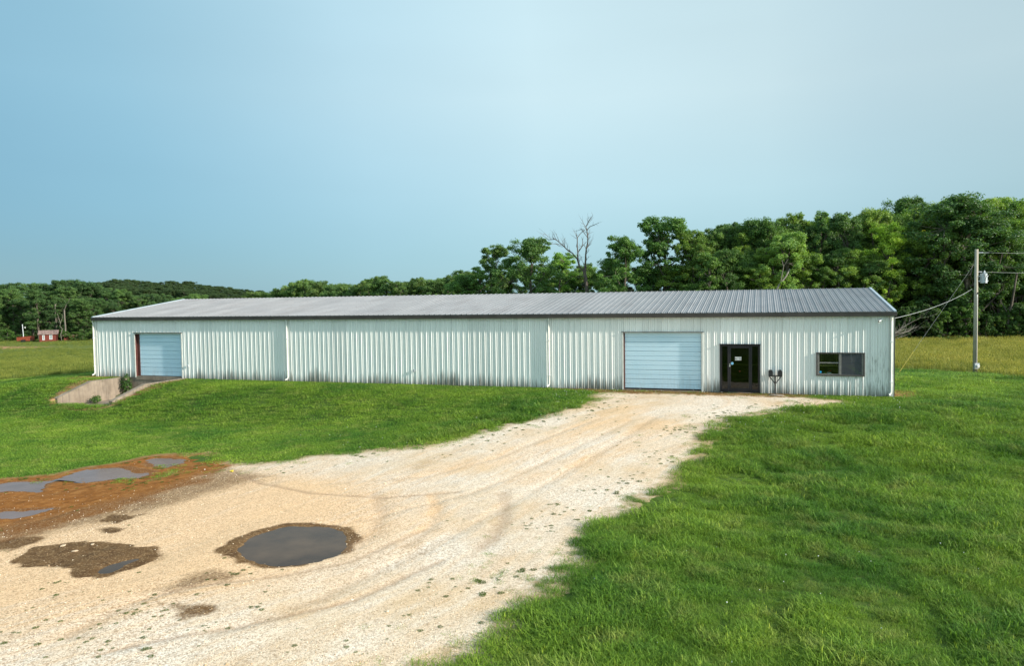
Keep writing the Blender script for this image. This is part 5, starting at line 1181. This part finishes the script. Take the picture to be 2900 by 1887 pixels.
bare_tree(D9([(1195, 1290)])[0][0], 0, 191, [(D9([(1180, 760), (1210, 660), (1250, 620), (1280, 540)]), .14)],
    D9([(1195, 1290), (1195, 1080), (1180, 900), (1175, 740)]), 'straight pale trunk between the cabin and the shed', M_PALED, 8, .36, 1)
D10 = lambda pts: zz(1700, 560, 2380 / 600, pts)
bare_tree(D10([(1960, 1060)])[0][0], 0, 100.5, [(D10([(2020, 980), (2060, 770), (2110, 690)]), .12), (D10([(2060, 780), (2040, 700)]), .07)], D10([(1960, 1080), (2010, 980), (2090, 880), (2130, 800)]), 'leaning pale trunk at the front of the right wood', M_PALEB, 9, .22, 1)
D11 = lambda pts: zz(2600, 680, 3.69, pts)
bare_tree(D11([(930, 1000)])[0][0], 0, 100.0, [(D11([(950, 790), (910, 720), (860, 640)]), .14), (D11([(960, 750), (985, 640), (1010, 500)]), .16)], D11([(940, 1000), (938, 870), (950, 780), (975, 690), (1000, 540), (1040, 300)]), 'forked grey trunk standing in the wood right of the pole', M_BARK, 10, .32, 1)
# fallen branches at the field edge, half behind the building corner
fb = at_depth(2540, 950, 96); fb[2] = float(H(fb[0], fb[1])); e_ = link('fallen_branches', None, None, tuple(map(float, fb)), 'bleached fallen branches at the field edge behind the building corner', 'branches'); r = random.Random(3)
for k in range(5):
    mb = MB(); a = [-.1, .25, .45, .05, .65][k]; grow(mb, Vector((k * .3 - 2, r.uniform(-1, 1), .25 + .2 * k)), rgt * math.cos(a) + Vector((0, 0, math.sin(a) * .6)), r.uniform(2.6, 4.2), .06, 2, r, 5, .4); mb.obj('branch', M_PALEB, e_)

# ------------------------------------------------------------------ red cabin and sheds across the left field
def hut(px0, px1, ytop, yeave, ybot, D, depth_m, name, label, cat, windows=(), roofm=M_RUSTR, wallm=M_REDW, turn=.46):
    a = at_depth(px0, ybot, D); b = at_depth(px1, ybot, D); gz_ = float(min(H(a[0], a[1]), H(b[0], b[1]))); w_ = float(np.linalg.norm((b - a)[:2])) * .95
    zb = float(a[2]); top = float(at_depth(px0, ytop, D)[2]); ev = float(at_depth(px0, yeave, D)[2])
    gz_ = min(gz_, zb)
    e_ = link(name, None, None, (float(a[0]), float(a[1]), gz_), label, cat); e_.rotation_euler.z = -YAW + turn; h1 = ev - gz_; h2 = top - gz_
    mb = MB(); ops_ = [(w_ * u0, w_ * u1, h1 * v0, h1 * v1) for u0, u1, v0, v1 in windows]
    xs_ = sorted({0, w_, *[o[0] for o in ops_], *[o[1] for o in ops_]}); zs_ = sorted({-.4, h1, *[o[2] for o in ops_], *[o[3] for o in ops_]})
    for x0_, x1_ in zip(xs_[:-1], xs_[1:]):
        for z0_, z1_ in zip(zs_[:-1], zs_[1:]):
            if not any(o[0] <= x0_ < o[1] and o[2] <= z0_ < o[3] for o in ops_): mb.quad((x0_, 0, z0_), (x1_, 0, z0_), (x1_, 0, z1_), (x0_, 0, z1_))
    mb.quad((w_, 0, -.4), (w_, depth_m, -.4), (w_, depth_m, h1), (w_, 0, h1)); mb.quad((0, depth_m, -.4), (0, 0, -.4), (0, 0, h1), (0, depth_m, h1)); mb.quad((0, depth_m, -.4), (w_, depth_m, -.4), (w_, depth_m, h1), (0, depth_m, h1))
    for xg in (0, w_): mb.poly([(xg, 0, h1), (xg, depth_m, h1), (xg, depth_m / 2, h2 - .05)])
    for k in range(1, 14): mb.box(w_ * k / 14 - .02, w_ * k / 14 + .02, -.02, -.001, h1 * .92, h1) 
    mb.obj('wall', wallm, e_)
    mb = MB(); o_ = .3; th = .07
    for s_, y0_ in ((1, -o_), (-1, depth_m + o_)):
        ze = h1 - .1; mb.quad((-o_, y0_, ze), (w_ + o_, y0_, ze), (w_ + o_, depth_m / 2, h2), (-o_, depth_m / 2, h2)); mb.quad((-o_, y0_, ze - th), (w_ + o_, y0_, ze - th), (w_ + o_, y0_, ze), (-o_, y0_, ze))
    mb.obj('roof', roofm, e_)
    for x0_, x1_, z0_, z1_ in ops_:
        mb = MB(); f_ = .06; mb.box(x0_, x0_ + f_, -.05, .05, z0_, z1_); mb.box(x1_ - f_, x1_, -.05, .05, z0_, z1_); mb.box(x0_ + f_, x1_ - f_, -.05, .05, z1_ - f_, z1_); mb.box(x0_ + f_, x1_ - f_, -.05, .05, z0_, z0_ + f_); fo = mb.obj('window', M_WHT, e_)
        mb = MB(); mb.box(x0_ + f_, x1_ - f_, .0, .02, z0_ + f_, z1_ - f_); mb.obj('pane', simple('pale_curtained_pane', (.25, .29, .31), .3), fo)
    return e_
hut(*[D9([(715, 0)])[0][0], D9([(1010, 0)])[0][0]], D9([(0, 1140)])[0][1], D9([(0, 1205)])[0][1], D9([(0, 1285)])[0][1], 184, 4.0, 'cabin', 'red wooden cabin with two white windows across the left field', 'cabin', ((.18, .31, .25, .85), (.57, .74, .3, .88)))
hut(*[D9([(1170, 0)])[0][0], D9([(1320, 0)])[0][0]], D9([(0, 1205)])[0][1], D9([(0, 1222)])[0][1], D9([(0, 1285)])[0][1], 187, 3.0, 'shed', 'low dark red shed right of the cabin under the trees', 'shed')
a = at_depth(D9([(302, 0)])[0][0], 958, 184); b = at_depth(D9([(545, 0)])[0][0], 958, 184); w_ = float(np.linalg.norm((b - a)[:2])); gz_ = float(H(a[0], a[1]))
zt = [float(at_depth(D9([(u_, v_)])[0][0], D9([(u_, v_)])[0][1], 184)[2]) - gz_ for u_, v_ in ((302, 1262), (545, 1243))]
e_ = link('trailer', None, None, (float(a[0]), float(a[1]), gz_), 'low red open trailer parked left of the cabin', 'trailer'); e_.rotation_euler.z = -YAW
for y_ in (0, 1.8):
    mb = MB(); nb_ = 9
    for k in range(nb_):
        x0_, x1_ = w_ * k / nb_ + .01, w_ * (k + 1) / nb_ - .01; h0 = zt[0] + (zt[1] - zt[0]) * k / nb_; h1_ = zt[0] + (zt[1] - zt[0]) * (k + 1) / nb_
        n = len(mb.v); mb.v += [(x0_, y_, .3), (x1_, y_, .3), (x1_, y_ + .05, .3), (x0_, y_ + .05, .3), (x0_, y_, h0), (x1_, y_, h1_), (x1_, y_ + .05, h1_), (x0_, y_ + .05, h0)]
        for q in ((0, 1, 5, 4), (1, 2, 6, 5), (2, 3, 7, 6), (3, 0, 4, 7), (4, 5, 6, 7), (3, 2, 1, 0)): mb.f.append(tuple(n + i for i in q)); mb.m.append(0)
    mb.obj('side_board', simple('faded_red_paint', (.26, .055, .025), .7, 0, .4, 2), e_)
mb = MB(); mb.box(0, w_, .05, 1.8, .3, .42); mb.obj('bed', M_BLK, e_)
for xw in (w_ * .45, w_ * .6):
    mb = MB(); mb.tube([(xw, -.2, .3), (xw, -.02, .3)], .3, 14); mb.obj('wheel', M_BLK, e_)
lp = at_depth(D9([(436, 0)])[0][0], 958, 186); gz_ = float(H(lp[0], lp[1])); hz = float(at_depth(65, D9([(0, 1025)])[0][1], 186)[2]) - gz_
e_ = link('yard_light', None, None, (float(lp[0]), float(lp[1]), gz_), 'grey pole with a small yard lamp left of the cabin', 'lamp post')
mb = MB(); mb.tube([(0, 0, -.3), tuple(rgt * -.25 + Vector((0, 0, hz)))], [.11, .09], 8); mb.obj('post', M_GREYM, e_)
mb = MB(); mb.tube([tuple(rgt * -.2 + Vector((0, 0, hz - .9))), tuple(rgt * .35 + Vector((0, 0, hz - .75)))], .03, 5); mb.obj('arm', M_GREYM, e_)
mb = MB(); c = rgt * .4 + Vector((0, 0, hz - .8)); mb.tube([tuple(c + Vector((0, 0, .1))), tuple(c), tuple(c - Vector((0, 0, .16)))], [.06, .16, .1], 10); mb.obj('lamp_head', M_WHT, e_)
